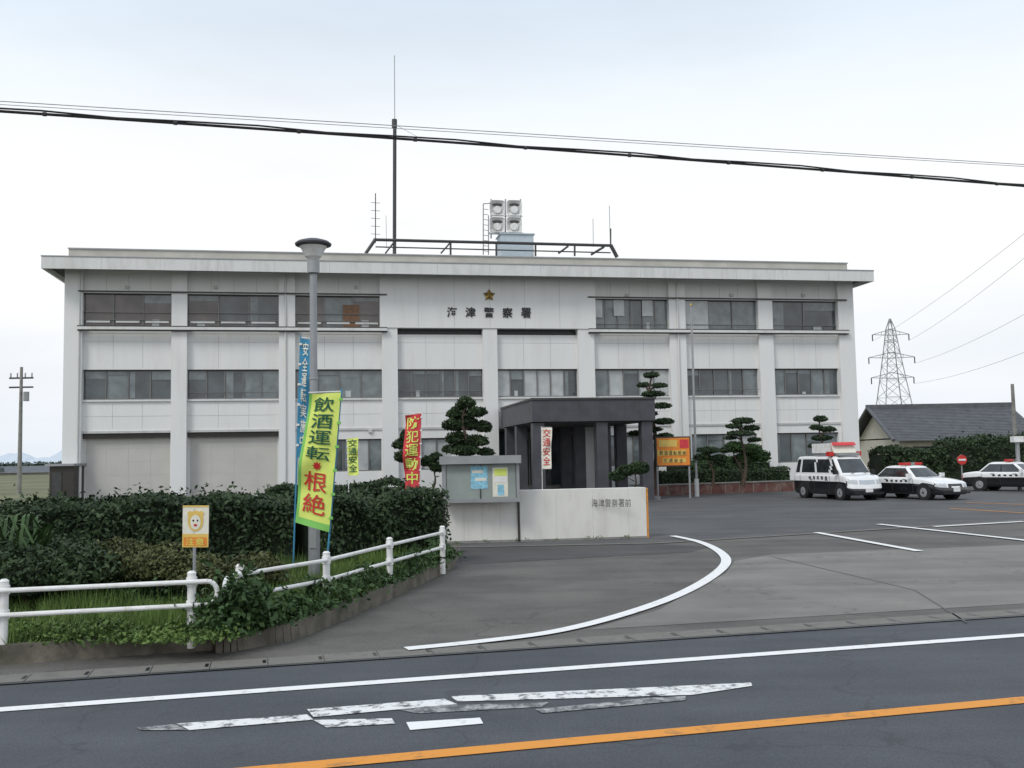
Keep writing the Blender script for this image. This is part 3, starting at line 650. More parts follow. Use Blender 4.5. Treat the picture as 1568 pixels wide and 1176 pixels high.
# porch
mb=MB(); pd=-9.0; pl=fac(815,625,pd)[0]; prr=fac(1003,625,pd)[0]; pzt=Z(612,pd,900); pzb=Z(645,pd,900)
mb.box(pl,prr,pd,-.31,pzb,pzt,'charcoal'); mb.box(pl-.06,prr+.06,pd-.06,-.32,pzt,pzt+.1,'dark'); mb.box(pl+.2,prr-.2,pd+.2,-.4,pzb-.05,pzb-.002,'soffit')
for k in range(1,8): mb.box(pl+(prr-pl)*k/8-.01,pl+(prr-pl)*k/8+.01,pd-.004,pd+.01,pzb,pzt,'dark')
for cx in (pl+.05,fac(925,690,pd)[0]-.3,prr-.65):
    for yy in ((pd+.15),-4.6,-1.6): mb.box(cx,cx+.55,yy,yy+.55,0,pzb-.051,'charcoal')
mb.box(pl-.3,prr+.3,pd+.5,-.0,0.0,.16,'concrete'); mb.box(pl,prr,pd+3,-.0,.16,.32,'concrete')
mb.box(CS[5][0]-.1,CS[5][1]-.1,-1.2,-.32,.3,pzb-.051,'white')
for k in range(6): mb.box(CS[4][1]+k*.75,CS[4][1]+k*.75+.05,.3,.36,.5,3.6,'alu')
mb.obj('porch',st,bevel=.01)
# rooftop
mb=MB()
def rp(x,y,yl=3): a=fac(x,y,yl); return Vector((a[0],yl,a[1]))
def rbar(a,b,r,yl=3,k='dark'): mb.cyl(rp(*a,yl),rp(*b,yl),r,r,k,8)
for yl in (2.5,6):
    rbar((572,367),(935,376),.09,yl); rbar((560,388),(575,366),.10,yl); rbar((935,375),(945,394),.12,yl)
    rbar((575,378),(935,387),.04,yl)
    for x in (604,690,760,820,880): rbar((x,369+(x-572)*.02),(x,392),.06,yl)
    rbar((604,370),(590,388),.05,yl); rbar((690,371),(675,388),.05,yl); rbar((870,377),(855,388),.06,yl); rbar((925,378),(905,390),.07,yl)
mb.obj('roof_frame',st)
mb=MB(); rbar((604,392),(604.5,186),.11,4); rbar((604.5,200),(604,85),.025,4,'grey'); mb.cyl(rp(604,196,4),rp(604,183,4),.16,.16,'dark',8)
rbar((604,190),(640,210),.012,4,'grey'); 
rbar((575,372),(575,296),.03,4); 
for y in (310,322,334,346,358): rbar((568,y),(582,y+1),.018,4,'grey')
rbar((934.5,380),(933,315),.022,4,'grey'); rbar((935,380),(935,350),.05,4); rbar((908.5,378),(908,335),.02,4,'grey'); rbar((592,380),(591,330),.015,4,'grey')
mb.obj('antenna_mast',st)
mb=MB()
a=rp(765,361,4); b=rp(815,392,4); mb.box(a.x,b.x,3.5,5,b.z-.4,a.z,'bluegrey'); mb.box(a.x-.08,b.x+.08,3.42,5.08,a.z,a.z+.06,'bluegrey')
for x in (740,748): rbar((x,312 if x==740 else 330),(x,390),.035,3.2,'grey')
for y in range(320,390,8): rbar((740,y),(748,y+1),.02,3.2,'grey')
rbar((740,312),(755,311),.03,3.2,'grey')
for x in (752,774,797): rbar((x,305),(x,365),.05,4.6,'grey')
rbar((748,357),(802,358),.08,4.2,'whitep'); rbar((752,330),(800,331),.05,4.6,'whitep')
mb.obj('tank_and_ladder',st)
mb=MB()
for ix,cx in enumerate((761.5,787.5)):
    for cy in (318,344):
        c=rp(cx,cy,3.6)
        def sq(r,o,k=None,n=28,p=.35):
            return [(c.x+r*math.copysign(abs(math.cos(t*2*math.pi/n))**p,math.cos(t*2*math.pi/n)),c.y+o,c.z+r*math.copysign(abs(math.sin(t*2*math.pi/n))**p,math.sin(t*2*math.pi/n))) for t in range(n)]
        rs=[sq(.14,.95,p=1),sq(.16,.6,p=.9),sq(.30,.3,p=.6),sq(.46,.05),sq(.48,0),sq(.46,-.03),sq(.40,.05),sq(.25,.22,p=.6)]
        for r0_,r1_ in zip(rs[:-1],rs[1:]):
            for j in range(28): mb.face([r0_[j],r0_[(j+1)%28],r1_[(j+1)%28],r1_[j]],'whitep')
        mb.face(rs[-1],'whitep')
        mb.face([(c.x+.33*math.cos(t*math.pi/12),c.y-.035,c.z+.17+.10*math.sin(t*math.pi/12)) for t in range(24)],'dark')
        mb.cyl((c.x,c.y+.22,c.z-.12),(c.x,c.y-.06,c.z-.12),.28,.22,'whitep',16)
mb.obj('loudspeakers',st,smooth=False)
# ---------------------------------------------------------------- planters
e=empty('planter_wall'); mb=MB()
w0=G(1002,760); w1=G(1218,752); 
def lw(a,b,h,k,th=.3):
    d=b-a; M4=Matrix.Translation((a.x,a.y,0))@Matrix.Rotation(math.atan2(d.y,d.x),4,'Z'); mb.box(0,d.length,0,th,0,h,k,M4); n=int(d.length/.9)
    for i in range(n): mb.box(i*.9+.8,i*.9+.83,-.006,.02,0.03,h-.05,'concrete',M4)
    mb.box(-.02,d.length+.02,-.03,th+.02,h,h+.06,'concrete',M4)
lw(w0,w1,.55,'redbrick'); w2=G(640,757); w3=G(800,757)
lw(w2,w3,.5,'redbrick'); mb.obj('stone',e)
mb=MB(); 
for a,b in ((w0,w1),(w2,w3)):
    d=(b-a).normalized(); m=Vector((-d.y,d.x,0)); mb.face([(a+m*.2)+Vector((0,0,.5)),(b+m*.2)+Vector((0,0,.5)),(b+m*5)+Vector((0,0,.5)),(a+m*4)+Vector((0,0,.5))],'soil')
mb.obj('planter_soil')
def off(p,dx,dy): return (p.x+dx,p.y+dy)
hedge('hedge',[off(w0,.3,1.1),off(w1,-.3,1.1)],1.2,.75,.5,9000,.06,'leafh',.1)
hedge('hedge',[off(w2,.3,1.1),off(w3,-.2,1.1)],1.3,.9,.5,9000,.06,'leafh',.15)
hedge('hedge',[off(w0,1.5,3.0),off(w1,-1,3.0)],1.4,1.3,.5,8000,.07,'leafi',.3,.3)
hedge('hedge',[(-10.8,43),(-4.6,44)],1.6,1.1,.0,8000,.08,'leafh',.2,.2)
hedge('hedge',[(-3.5,49.5),(-.6,50)],1.0,1.7,.3,5000,.07,'leafh',.2,.2)
# trees
tree_px('pine_tree',1000,742,49,[(998,575,24,11),(985,590,22,9),(1010,591,24,10),(1000,604,36,11),(980,619,26,10),(1013,622,30,11),(996,634,24,9),(974,642,26,10),(1016,646,32,12),(1000,658,28,10),(972,664,26,10),(1018,668,26,10)],10500,.055,tr=.16)
tree_px('pine_tree',1137,735,49,[(1137,645,38,11),(1124,653,26,10),(1151,656,28,10),(1135,664,44,10),(1117,671,20,8),(1156,674,22,8)],5500,.055,tr=.1)
tree_px('pine_tree',1262,725,50,[(1256,642,22,11),(1250,655,22,10),(1268,658,26,10),(1258,671,32,10),(1248,683,24,10),(1270,686,24,9)],5500,.055,tr=.1)
tree_px('podocarpus_tree',714,748,46,[(714,618,30,22),(700,634,32,22),(729,632,34,20),(692,652,32,24),(716,650,40,26),(739,655,28,24),(700,673,38,24),(728,677,40,24),(712,691,44,20),(689,689,28,16),(743,693,26,16)],15500,.07,'leafh',tr=.14,core=.4)
tree_px('shrub_tree',622,745,47,[(622,668,20,20),(612,682,24,20),(632,684,22,18),(620,700,34,22)],5000,.07,'leafh',tr=.07,core=.4)
tree_px('shrub_tree',660,745,48,[(668,700,20,14),(655,708,26,18),(672,716,28,18)],4000,.07,'leafh',tr=.06,core=.4)
tree_px('pine_tree',1090,740,50,[(1085,690,34,12),(1075,700,26,12),(1100,702,30,12),(1110,690,18,10)],4000,.06,tr=.08)
tree_px('shrub_tree',1135,742,51,[(1125,686,34,20),(1150,690,34,22),(1165,700,30,20),(1140,704,40,18)],6000,.07,'leafi',tr=.08,core=.4)
tree_px('shrub_tree',965,742,44.5,[(958,722,30,20),(978,718,30,22),(945,730,26,18)],4500,.065,'leafh',tr=.05,core=.4)
# orange signboard
e=empty('signboard'); Y=48.5; mb=MB()
def pbx(x0,y0,x1,y1,k,o,t=.03):
    a=P(x0,y0,Y); b=P(x1,y1,Y); mb.box(a.x,b.x,Y-o-t,Y-o,b.z,a.z,k)
pbx(1003,669,1058,714,'frame',0,.1); pbx(1005,671,1056,712,'orange',.101,.01); pbx(1008,674,1036,684,'amber',.115,.005); pbx(1006,690,1050,697,'amber',.115,.005); pbx(1014,702,1050,708,'amber',.115,.005); pbx(1040,673,1054,686,'redcloth',.115,.005)
for i,ch in enumerate('飲酒運転根絶'): 
    a=1010+i*7; text_on(mb,ch,P(a,690,Y-.13),P(a+5.5,690,Y-.13),P(a+5.5,697,Y-.13),P(a,697,Y-.13),'black',.01)
for i,ch in enumerate('交通安全'): 
    a=1016+i*8; text_on(mb,ch,P(a,702,Y-.13),P(a+6,702,Y-.13),P(a+6,708,Y-.13),P(a,708,Y-.13),'black',.01)
for x in (1006,1055): a=P(x,712,Y); mb.cyl((a.x,Y-.05,0),(a.x,Y-.05,a.z),.05,.05,'grey',8)
mb.obj('panel',e)
mb=MB(); a=P(1066,717,50); mb.cyl((a.x,50,0),(a.x,50,P(1063,468,50).z),.07,.05,'grey',10); mb.cyl((a.x,50,P(1063,468,50).z),(a.x,50,P(1063,464,50).z),.09,.02,'gold',10); mb.cyl((a.x,50,0),(a.x,50,.9),.12,.12,'fascia',10); mb.obj('flagpole')
# ---------------------------------------------------------------- cars
def car(name,pos,head,kind):
    e=empty(name); NS=22; NC=6; NF=8
    if kind=='van':
        Lh,W,zr=2.35,.86,1.93; front_top=lambda x: 1.12-.22*max(0,(x-1.5)/.85)**1.5
        cow,rear,rf,rr=1.62,-2.28,.95,-2.1; rw=.70; zb0=1.12
        pill=[(.62,.74),(-.55,-.45),(-1.75,-1.60)]
    else:
        Lh,W,zr=2.4,.87,1.44; front_top=lambda x: (.93-.25*max(0,(x-.9)/1.5)**1.8) if x>.9 else (.95 if x>-1.4 else .98-.10*((-1.4-x)/1.0)**2)
        cow,rear,rf,rr=1.02,-1.62,.30,-1.02; rw=.60; zb0=.93
        pill=[(-.42,-.32),(-1.35,-1.25)]
    def half(xf,xr,b,rc,bulge):
        cx=(xf+xr)/2; a=(xf-xr)/2; pts=[]
        for i in range(NF): pts.append((a,(b-rc)*i/NF))
        for i in range(NC): t=math.pi/2*i/NC; pts.append((a-rc+rc*math.cos(t),b-rc+rc*math.sin(t)))
        for i in range(NS+1): pts.append((a-rc-(2*a-2*rc)*i/NS,b))
        for i in range(1,NC+1): t=math.pi/2*i/NC; pts.append((-a+rc-rc*math.sin(t),b-rc+rc*math.cos(t)))
        for i in range(1,NF+1): pts.append((-a,(b-rc)*(1-i/NF)))
        return [(cx+x-(bulge*(y/b)**2 if x>a*.8 else 0),y) for x,y in pts]
    def loft(rings,mf,nm,capmat):
        mb=MB(); K=len(rings); n=len(rings[0])
        for sgn in (1,-1):
            for k in range(K-1):
                for j in range(n-1):
                    q=[rings[k][j],rings[k][j+1],rings[k+1][j+1],rings[k+1][j]]; q=[(p[0],sgn*p[1],p[2]) for p in q]
                    c=[sum(p[i] for p in q)/4 for i in range(3)]; mb.face(q if sgn<0 else q[::-1],mf(c,k,j))
        t=rings[-1]
        NY=4
        for j in range(n-1):
            for m in range(NY):
                def cp(p,w): 
                    y=p[1]*(1-2*w); return (p[0],y,p[2]+.03*(1-(y/(abs(p[1])+1e-6))**2)*(min(1,abs(p[1])/.4)))
                mb.face([cp(t[j],m/NY),cp(t[j+1],m/NY),cp(t[j+1],(m+1)/NY),cp(t[j],(m+1)/NY)],capmat)
        o=mb.obj(nm,e,smooth=True)
        bm=__import__('bmesh').new(); bm.from_mesh(o.data); __import__('bmesh').ops.remove_doubles(bm,verts=bm.verts,dist=.002); __import__('bmesh').ops.recalc_face_normals(bm,faces=bm.faces); bm.to_mesh(o.data); bm.free()
        return o
    rings=[]; T=[0,.05,.18,.3,.42,.54,.66,.78,.9,.97,1.0]
    for t in T:
        inset={0:.08,.05:.02}.get(t,0)+(.02 if t==.97 else .07 if t==1.0 else 0)+.03*abs(t-.5)
        xf=Lh-inset-(.10*max(0,t-.45) if kind!='van' else .22*max(0,t-.35)); r=half(xf,-Lh+inset,W-inset*.8,.22,.12); zlo=.22
        rings.append([(x,y,zlo+t*(front_top(x)-zlo)) for x,y in r])
    wx=(1.42,-1.42) if kind!='van' else (1.45,-1.45)
    def mf(c,k,j):
        x,y,z=c
        if x>Lh-.35:
            if kind=='van': 
                if .70<z<.90 and abs(y)>.45: return 'lamp'
                if .72<z<.86 and abs(y)<.42: return 'chrome'
            else:
                if .55<z<.72 and abs(y)>.45: return 'lamp'
                if .56<z<.68 and abs(y)<.4: return 'dark'
            if z<.42: return 'carblack'
            return 'carwhite' if z>.55 else 'carblack'
        if x<-Lh+.1 and abs(y)>.55 and z>.6: return 'red'
        return 'carblack' if z<(.82 if kind=='van' else .70) else 'carwhite'
    loft(rings,mf,'body','carwhite')
    gr=[]
    for t in (0,.10,.14,.3,.5,.7,.86,.94,1.0):
        rin=.05 if t==1 else (.012 if t==.94 else 0)
        xf=cow+(rf-cow)*t-rin; xr=rear+(rr-rear)*t+rin; b=(W-.05)+(rw-(W-.05))*t-rin
        r=half(xf,xr,b,.14,.10); gr.append([(x,y,(zb0-.04)+(zr-zb0+.04)*t) for x,y in r])
    def mg(c,k,j):
        x,y,z=c
        if k<2 or k>=6: return 'carwhite'
        if j<NF-0: return 'carglass'
        if j<NF+NC: return 'carwhite' if j>=NF+1 else 'carglass'
        if j>=NF+NC+NS+NC: return 'carglass'
        if j>=NF+NC+NS: return 'carwhite'
        for a,b in pill:
            if a<x<b: return 'carwhite' if kind=='van' else 'black'
        return 'carglass'
    loft(gr,mg,'cabin','carwhite')
    mb=MB(); wr=.32
    for x in wx:
        for s in (1,-1):
            mb.cyl((x,s*(W-.30),wr+.03),(x,s*(W+.004),wr+.03),wr+.07,wr+.07,'rubber',24)
            mb.cyl((x,s*(W-.22),wr),(x,s*(W+.02),wr),wr,wr-.01,'rubber',24); mb.cyl((x,s*(W+.02),wr),(x,s*(W+.028),wr),.2,.18,'grey',16)
            mb.cyl((x,s*(W+.028),wr),(x,s*(W+.034),wr),.06,.05,'chrome',10)
    mb.obj('wheels',e)
    mb=MB()
    mb.box(Lh-.02,Lh+.035,-.17,.17,.36,.52,'whitep')
    mb.box(Lh-.14,Lh+.02,-W+.12,W-.12,.27,.36,'carblack')
    for s in (-.35,.3): mb.cyl((cow-.02,s,zb0+.05),(cow-.16,s+.42,zb0+.14),.012,.01,'black',5)
    for s in (1,-1):
        x=cow-.32; mb.box(x-.05,x+.08,s*W if s>0 else s*W-.2,s*W+.2 if s>0 else s*W,zb0+.02,zb0+.2,'black' if kind=='van' else 'carwhite')
        for xx in ([.35,-.75] if kind!='van' else [.45,-.75]): mb.box(xx-.1,xx+.1,s*(W+.006)-.008,s*(W+.006)+.008,.86,.89,'chrome')
        for a,b in pill+[(cow-.25,cow-.15)]: mb.box((a+b)/2-.006,(a+b)/2+.006,s*(W-.0)-.006,s*(W-.0)+.004,.3,zb0-.05,'dark')
        if kind=='van':
            for q,ch in enumerate('岐阜県警察'): 
                x0_=-.95+q*.32 if s<0 else .6-q*.32
                v,fc=glyphs(ch,.01)
                if not v: continue
                xs=[w_[0] for w_ in v]; ys=[w_[1] for w_ in v]; bb=len(mb.v); ki=mb.mi('carblack')
                for w_ in v:
                    u_=(w_[0]-min(xs))/(max(xs)-min(xs)); mb.v.append((x0_+u_*.2*(1 if s<0 else -1),s*(W+.006),.88+.17*(w_[1]-min(ys))/(max(ys)-min(ys))))
                for g_ in fc: mb.f.append(tuple(bb+z for z in g_)); mb.m.append(ki)
    if kind=='van':
        mb.box(-.95,1.0,-.55,.55,zr+.03,zr+.16,'grey'); 
        a=.55; mb.face([(a+.15,-.6,zr+.16),(a+.15,.6,zr+.16),(a-.05,.6,zr+.62),(a-.05,-.6,zr+.62)],'pale')
        mb.face([(a+.16,-.6,zr+.5),(a+.16,.6,zr+.5),(a,.6,zr+.64),(a,-.6,zr+.64)],'redcloth')
        mb.box(-1.0,a-.1,-.6,.6,zr+.16,zr+.6,'whitep')
        for s in (1,-1): mb.box(a-.1,a+.2,s*.72-.1,s*.72+.1,zr+.02,zr+.22,'red')
    else:
        mb.box(-.25,.0,-.58,.58,zr+.05,zr+.16,'red'); mb.box(-.2,-.05,-.1,.1,zr+.0,zr+.05,'black'); mb.box(-.27,.02,-.12,.12,zr+.045,zr+.165,'chrome')
        mb.cyl((-1.6,-.5,1.0),(-1.75,-.5,1.7),.006,.004,'black',5)
        for s in (1,-1):
            for q in range(5): mb.box(-.75+q*.28,-.62+q*.28,s*(W+.002)-.003,s*(W+.002)+.003,.76,.84,'carblack')
    mb.obj('fittings',e)
    e.matrix_world=Matrix.Translation(pos)@Matrix.Rotation(head,4,'Z')
    return e
def deg(a): return math.radians(a)
pv=G(1293,765); car('police_van',(pv.x+.0,pv.y+.9,0.01),deg(-74),'van')
ps=G(1412,765); car('police_car',(ps.x+.1,ps.y+1.1,0.01),deg(-67),'sedan')
p3=G(1556,753); car('police_car',(p3.x+.5,p3.y+1.0,0.01),deg(-50),'sedan')
# ---------------------------------------------------------------- right background
e=empty('tiled_house'); mb=MB(); Y0=75; x0=P(1378,690,Y0).x; x1=P(1562,690,Y0).x+1; D=9; ze=P(1400,672,Y0).z; zr=P(1400,624,Y0+4.5).z
mb.box(x0,x1,Y0,Y0+D,0,ze+.1,'cream')
for x in (x0,x1): mb.face([(x,Y0,ze),(x,Y0+D,ze),(x,Y0+D/2,zr-.2)] if x==x1 else [(x,Y0+D,ze),(x,Y0,ze),(x,Y0+D/2,zr-.2)],'cream')
o=.7
for sgn in (0,1):
    ya=Y0-o if sgn==0 else Y0+D+o; yb=Y0+D/2; N=22
    for i in range(N):
        t0,t1=i/N,(i+1)/N; za=ze-.15+(zr-ze+.15)*t0; zb=ze-.15+(zr-ze+.15)*t1
        ypa=ya+(yb-ya)*t0; ypb=ya+(yb-ya)*t1
        mb.face([(x0-o,ypa,za+.05),(x1+o,ypa,za+.05),(x1+o,ypb,zb),(x0-o,ypb,zb)],'roof'); mb.face([(x0-o,ypa,za-.02),(x1+o,ypa,za-.02),(x1+o,ypa,za+.05),(x0-o,ypa,za+.05)],'roof')
mb.box(x0-o-.1,x1+o+.1,Y0+D/2-.18,Y0+D/2+.18,zr-.05,zr+.28,'roof'); 
s=x0-o
mb.cyl((s,Y0-o,ze-.1),(s,Y0+D/2,zr+.05),.14,.14,'roof',6); mb.cyl((s,Y0+D+o,ze-.1),(s,Y0+D/2,zr+.05),.14,.14,'roof',6)
mb.box(x0+1,x0+4,Y0-.05,Y0,1.0,2.4,'glass'); mb.obj('walls_and_roof',e)
hedge('hedge',[(23.2,63),(27.6,63.6)],2.0,2.25,0,7000,.10,'leafh',.3,.25)
hedge('hedge',[(27.6,63.6),(50,66)],2.0,2.9,0,22000,.10,'leafh',.35,.3,.04,.4)
# tower
e=empty('transmission_tower'); mb=MB(); Yt=230.; bx=P(1369,625,Yt).x; zt=P(1366,488,Yt).z
def hw(z):
    t=z/zt; return 4.2*(1-t)**1.1+.55 if t<1 else .3
lv=[0,5,10,14.5,18.5,22,25,27.5,zt-5,zt-2.5,zt]
for a,b in zip(lv[:-1],lv[1:]):
    wa,wb=hw(a),hw(b) if b<zt else .1
    for sx in (-1,1):
        for sy in (-1,1): mb.cyl((bx+sx*wa,Yt+sy*wa,a),(bx+sx*wb,Yt+sy*wb,b),.12,.12,'grey',5)
    for sy in (-1,1):
        mb.cyl((bx-wa,Yt+sy*wa,a),(bx+wb,Yt+sy*wb,b),.06,.06,'grey',4); mb.cyl((bx+wa,Yt+sy*wa,a),(bx-wb,Yt+sy*wb,b),.06,.06,'grey',4); mb.cyl((bx+wa,Yt+sy*wa,a),(bx-wa,Yt+sy*wa,a),.06,.06,'grey',4)
        mb.cyl((bx+sy*wa,Yt-wa,a),(bx+sy*wb,Yt+wb,b),.06,.06,'grey',4)
arms=[(P(1366,512,Yt).z,4.3),(P(1366,547,Yt).z,5.4),(P(1366,578,Yt).z,5.0)]
tips=[]
for z,w in arms:
    for s in (-1,1):
        mb.cyl((bx,Yt,z+1.2),(bx+s*w,Yt,z),.1,.07,'grey',5); mb.cyl((bx,Yt,z-.2),(bx+s*w,Yt,z),.1,.07,'grey',5); mb.cyl((bx+s*w*.5,Yt,z+.6),(bx+s*w*.5,Yt,z-.1),.06,.06,'grey',4)
        mb.cyl((bx+s*w,Yt,z),(bx+s*w,Yt,z-1.5),.14,.14,'dark',5); tips.append(Vector((bx+s*w,Yt,z-1.5)))
mb.obj('lattice',e)
def wire(mb,a,b,sag,r,k='black',n=24):
    pts=[a.lerp(b,i/n)-Vector((0,0,sag*4*(i/n)*(1-i/n))) for i in range(n+1)]; mb.tube(pts,r,k,5)
mb=MB(); 
for tpt,(ex,ey) in zip([tips[1],tips[3],tips[5],tips[0]],[(1640,335),(1640,440),(1640,510),(1640,300)]):
    wire(mb,tpt,P(ex,ey,120),1.0,.028,'polegrey')
mb.obj('transmission_line')
mb=MB()
def wz(x,y,v):
    d=ray(x,y); t=v/(d.dot(ev)); return (C+d*t)
pL=wz(0,173,11); pR=wz(1568,287,11); pM=wz(784,226,11)
dirw=(pR-pL).normalized(); A1=pL-dirw*16; B1=pR+dirw*16; 
for k,(dz,r) in enumerate([(0,.015),(.025,.010)]):
    pts=[]; 
    for i in range(61):
        t=i/60; p=A1.lerp(B1,t); p.z+= (pM.z-(pL.z+pR.z)/2)*(1-((t-.5)*2/.38)**2*1.0)+dz+(.014*math.sin(i*2.1) if k else 0); pts.append(p)
    mb.tube(pts,r,'black',6)
for i in range(34):
    p=A1.lerp(B1,(i+.5)/34); p.z+=(pM.z-(pL.z+pR.z)/2)*(1-(((i+.5)/34-.5)*2/.38)**2); mb.cyl(p-dirw*.02,p+dirw*.02,.022,.022,'dark',6)
for (ya,yb,r,vv) in ((155,252,.005,11.4),(160,255,.004,11.4)):
    a=wz(0,ya,vv); b=wz(1568,yb,vv); d=(b-a).normalized()
    mb.tube([a-d*16,a,b,b+d*16],r,'polegrey',5)
mb.obj('power_line')
for u_,pp in ((-1,A1),(1,B1)):
    mb=MB(); mb.cyl((pp.x,pp.y+.3,0),(pp.x,pp.y+.3,9.5),.17,.11,'concrete',12); mb.box(pp.x-.06,pp.x+.06,pp.y-.8,pp.y+.9,8.4,8.5,'grey'); mb.box(pp.x-.06,pp.x+.06,pp.y-.3,pp.y+.5,pp.z-.03,pp.z+.05,'grey'); mb.obj('utility_pole')
def upole(x,yt,Y,arms_=True):
    mb=MB(); p=P(x,yt,Y); mb.cyl((p.x,Y,0),(p.x,Y,p.z),.18,.11,'concrete',10)
    if arms_:
        for dz in (.9,1.6): mb.box(p.x-.9,p.x+.9,Y-.06,Y+.06,p.z-dz,p.z-dz+.12,'dark')
        for dx in (-.8,-.3,.3,.8): mb.cyl((p.x+dx,Y,p.z-.8),(p.x+dx,Y,p.z-.45),.06,.05,'grey',6)
        mb.cyl((p.x+.45,Y-.1,p.z-2.6),(p.x+.45,Y-.1,p.z-1.9),.22,.22,'grey',8)
    mb.obj('utility_pole'); return p
upole(33,562,74); q=upole(1550,588,70,False)
e=empty('no_entry_sign'); mb=MB(); p=P(1472,704,55); mb.cyl((p.x,55,0),(p.x,55,p.z+.3),.035,.035,'grey',8); mb.cyl((p.x,54.95,p.z),(p.x,54.9,p.z),.27,.27,'red',20); mb.box(p.x-.2,p.x+.2,54.88,54.897,p.z-.05,p.z+.05,'whitep'); mb.obj('disc_and_post',e)
mb=MB(); p=P(1557,668,50); mb.cyl((p.x,50,0),(p.x,50,p.z),.1,.1,'grey',10); mb.box(p.x-.25,p.x+.25,49.8,50.2,p.z-.3,p.z,'whitep'); mb.obj('lamp_post')
# left background
mb=MB(); a=P(76,714,50); b=P(98,714,50); mb.box(a.x,b.x+.5,50,53,0,a.z,'frame'); mb.box(a.x-.15,b.x+.6,49.8,53.2,a.z,a.z+.12,'grey'); mb.box(a.x+.15,b.x-.1,49.97,50,0.1,a.z-.3,'dark'); mb.obj('storage_shed')
mb=MB()
for i in range(14):
    x=-44+i*1.35; mb.box(x,x+1.3,46,46.06,.1,1.35,'grey'); mb.box(x-.05,x+.0,45.95,46.1,0,1.45,'fascia')
mb.obj('panel_fence')
mb=MB(); a=P(20,718,220); mb.box(a.x-9,a.x+8,220,228,0,a.z-.8,'cream'); mb.face([(a.x-10,219,a.z-.9),(a.x+9,219,a.z-.9),(a.x+9,224,a.z+.6),(a.x-10,224,a.z+.6)],'roof'); mb.face([(a.x+9,229,a.z-.9),(a.x-10,229,a.z-.9),(a.x-10,224,a.z+.6),(a.x+9,224,a.z+.6)],'roof'); mb.box(a.x-6,a.x-2,219.9,220,.8,1.8,'glass'); mb.obj('farm_house')
mb=MB(); n=120; pts=[]
for i in range(n+1):
    x=-3200+i*30; k=i/2; pts.append((x, 1.0*(70+34*math.sin(k*.31)+18*math.sin(k*.83+1)+9*math.sin(k*1.9)+4*math.sin(k*4.7))*max(0.05,1-max(0,(k-30)/20.))))
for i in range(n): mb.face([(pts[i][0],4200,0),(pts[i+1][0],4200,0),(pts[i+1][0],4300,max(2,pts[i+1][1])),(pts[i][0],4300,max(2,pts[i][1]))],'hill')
mb.obj('hills')
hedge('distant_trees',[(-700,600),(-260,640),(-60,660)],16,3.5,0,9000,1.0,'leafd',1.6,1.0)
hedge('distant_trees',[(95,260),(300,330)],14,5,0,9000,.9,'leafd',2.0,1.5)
# ---------------------------------------------------------------- light
w=bpy.data.worlds.new("World"); S.world=w; w.use_nodes=True; nt=w.node_tree; bg=nt.nodes['Background']
sky=nt.nodes.new('ShaderNodeTexSky'); sky.sky_type='NISHITA'; sky.sun_disc=False
to=Vector((-.45,-.62,.85)).normalized(); el=math.asin(to.z); rot=math.atan2(to.x,to.y)
sky.sun_elevation=el; sky.sun_rotation=rot
tc=nt.nodes.new('ShaderNodeTexCoord'); sx=nt.nodes.new('ShaderNodeSeparateXYZ'); nt.links.new(tc.outputs['Generated'],sx.inputs[0])
mp=nt.nodes.new('ShaderNodeMapping'); mp.inputs['Scale'].default_value=(1.2,1.2,5.5); mp.inputs['Rotation'].default_value=(0,.12,0); nt.links.new(tc.outputs['Generated'],mp.inputs['Vector'])
n=nt.nodes.new('ShaderNodeTexNoise'); n.inputs['Scale'].default_value=2.2; n.inputs['Detail'].default_value=5; n.inputs['Roughness'].default_value=.5; nt.links.new(mp.outputs[0],n.inputs['Vector'])
r=nt.nodes.new('ShaderNodeValToRGB'); cr=r.color_ramp; cr.elements[0].position=0; cr.elements[0].color=(.86,)*3+(1,); cr.elements[1].position=1; cr.elements[1].color=(.78,)*3+(1,)
for p_,v_ in ((.06,.90),(.14,.98),(.22,1.05),(.31,1.02),(.40,.88)): q=cr.elements.new(p_); q.color=(v_,v_,v_,1)
nt.links.new(sx.outputs['Z'],r.inputs['Fac'])
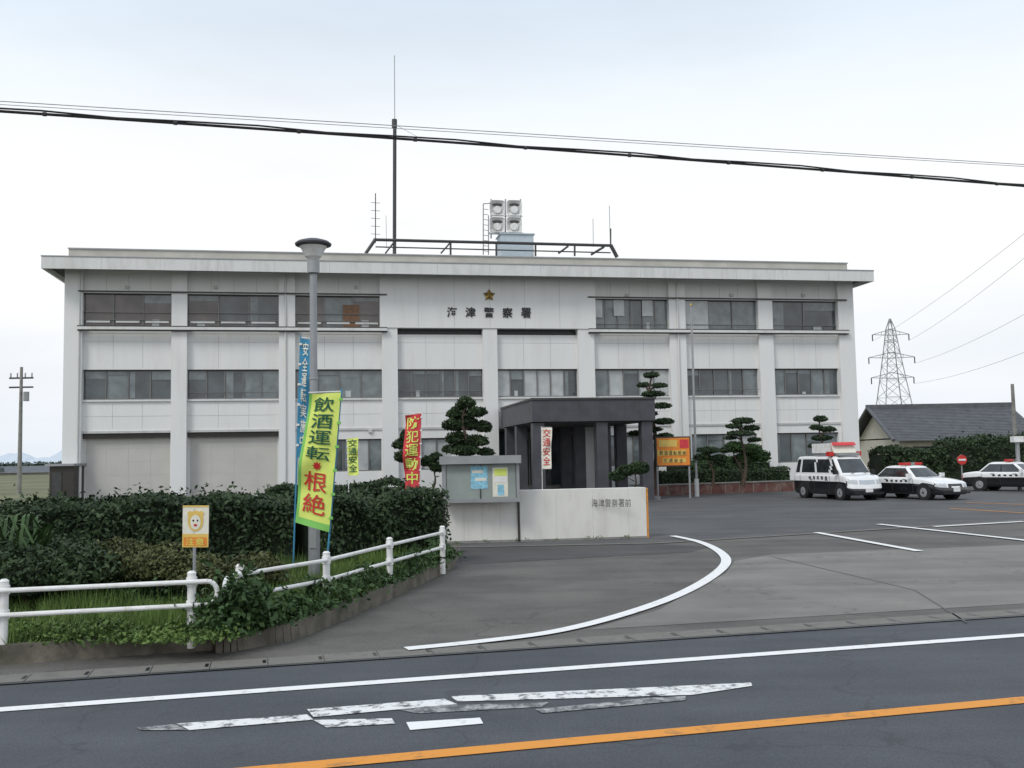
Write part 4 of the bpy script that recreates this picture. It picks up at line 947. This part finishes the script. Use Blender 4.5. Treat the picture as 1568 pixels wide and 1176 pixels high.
ma=nt.nodes.new('ShaderNodeMath'); ma.operation='MULTIPLY_ADD'; ma.inputs[1].default_value=.5; ma.inputs[2].default_value=-.22; nt.links.new(n.outputs['Fac'],ma.inputs[0])
ad=nt.nodes.new('ShaderNodeMath'); ad.operation='ADD'; ad.use_clamp=True; nt.links.new(r.outputs[0],ad.inputs[0]); nt.links.new(ma.outputs[0],ad.inputs[1])
# cloud tint: pale blue thin cloud high up and near the horizon, white in between
rc=nt.nodes.new('ShaderNodeValToRGB'); c2=rc.color_ramp; c2.elements[0].position=0; c2.elements[0].color=(.80,.86,.94,1); c2.elements[1].position=1; c2.elements[1].color=(.80,.89,1,1)
for p_,v_ in ((.07,(.90,.93,.98,1)),(.15,(.98,.99,1,1)),(.28,(.97,.985,1,1)),(.36,(.86,.93,1,1)),(.44,(.76,.87,.98,1))): q=c2.elements.new(p_); q.color=v_
az=nt.nodes.new('ShaderNodeMath'); az.operation='MULTIPLY_ADD'; az.inputs[1].default_value=.12; nt.links.new(n.outputs['Fac'],az.inputs[0])
sz=nt.nodes.new('ShaderNodeMath'); sz.operation='ADD'; sz.inputs[1].default_value=-.06; nt.links.new(sx.outputs['Z'],sz.inputs[0]); nt.links.new(sz.outputs[0],az.inputs[2])
nt.links.new(az.outputs[0],rc.inputs['Fac'])
sc=nt.nodes.new('ShaderNodeMixRGB'); sc.blend_type='MULTIPLY'; sc.inputs[0].default_value=1; sc.inputs[2].default_value=(10.3,10.3,10.3,1); nt.links.new(rc.outputs[0],sc.inputs[1])
mx=nt.nodes.new('ShaderNodeMixRGB'); nt.links.new(ad.outputs[0],mx.inputs[0]); nt.links.new(sky.outputs[0],mx.inputs[1]); nt.links.new(sc.outputs[0],mx.inputs[2])
nt.links.new(mx.outputs[0],bg.inputs['Color']); bg.inputs['Strength'].default_value=.1
sl=bpy.data.lights.new('sun','SUN'); sl.energy=1.5; sl.angle=math.radians(18); sl.color=(1,.96,.90); so=bpy.data.objects.new('sun',sl); S.collection.objects.link(so)
so.rotation_euler=to.to_track_quat('Z','Y').to_euler()
S.view_settings.view_transform='Standard'; S.view_settings.look='None'; S.view_settings.exposure=0
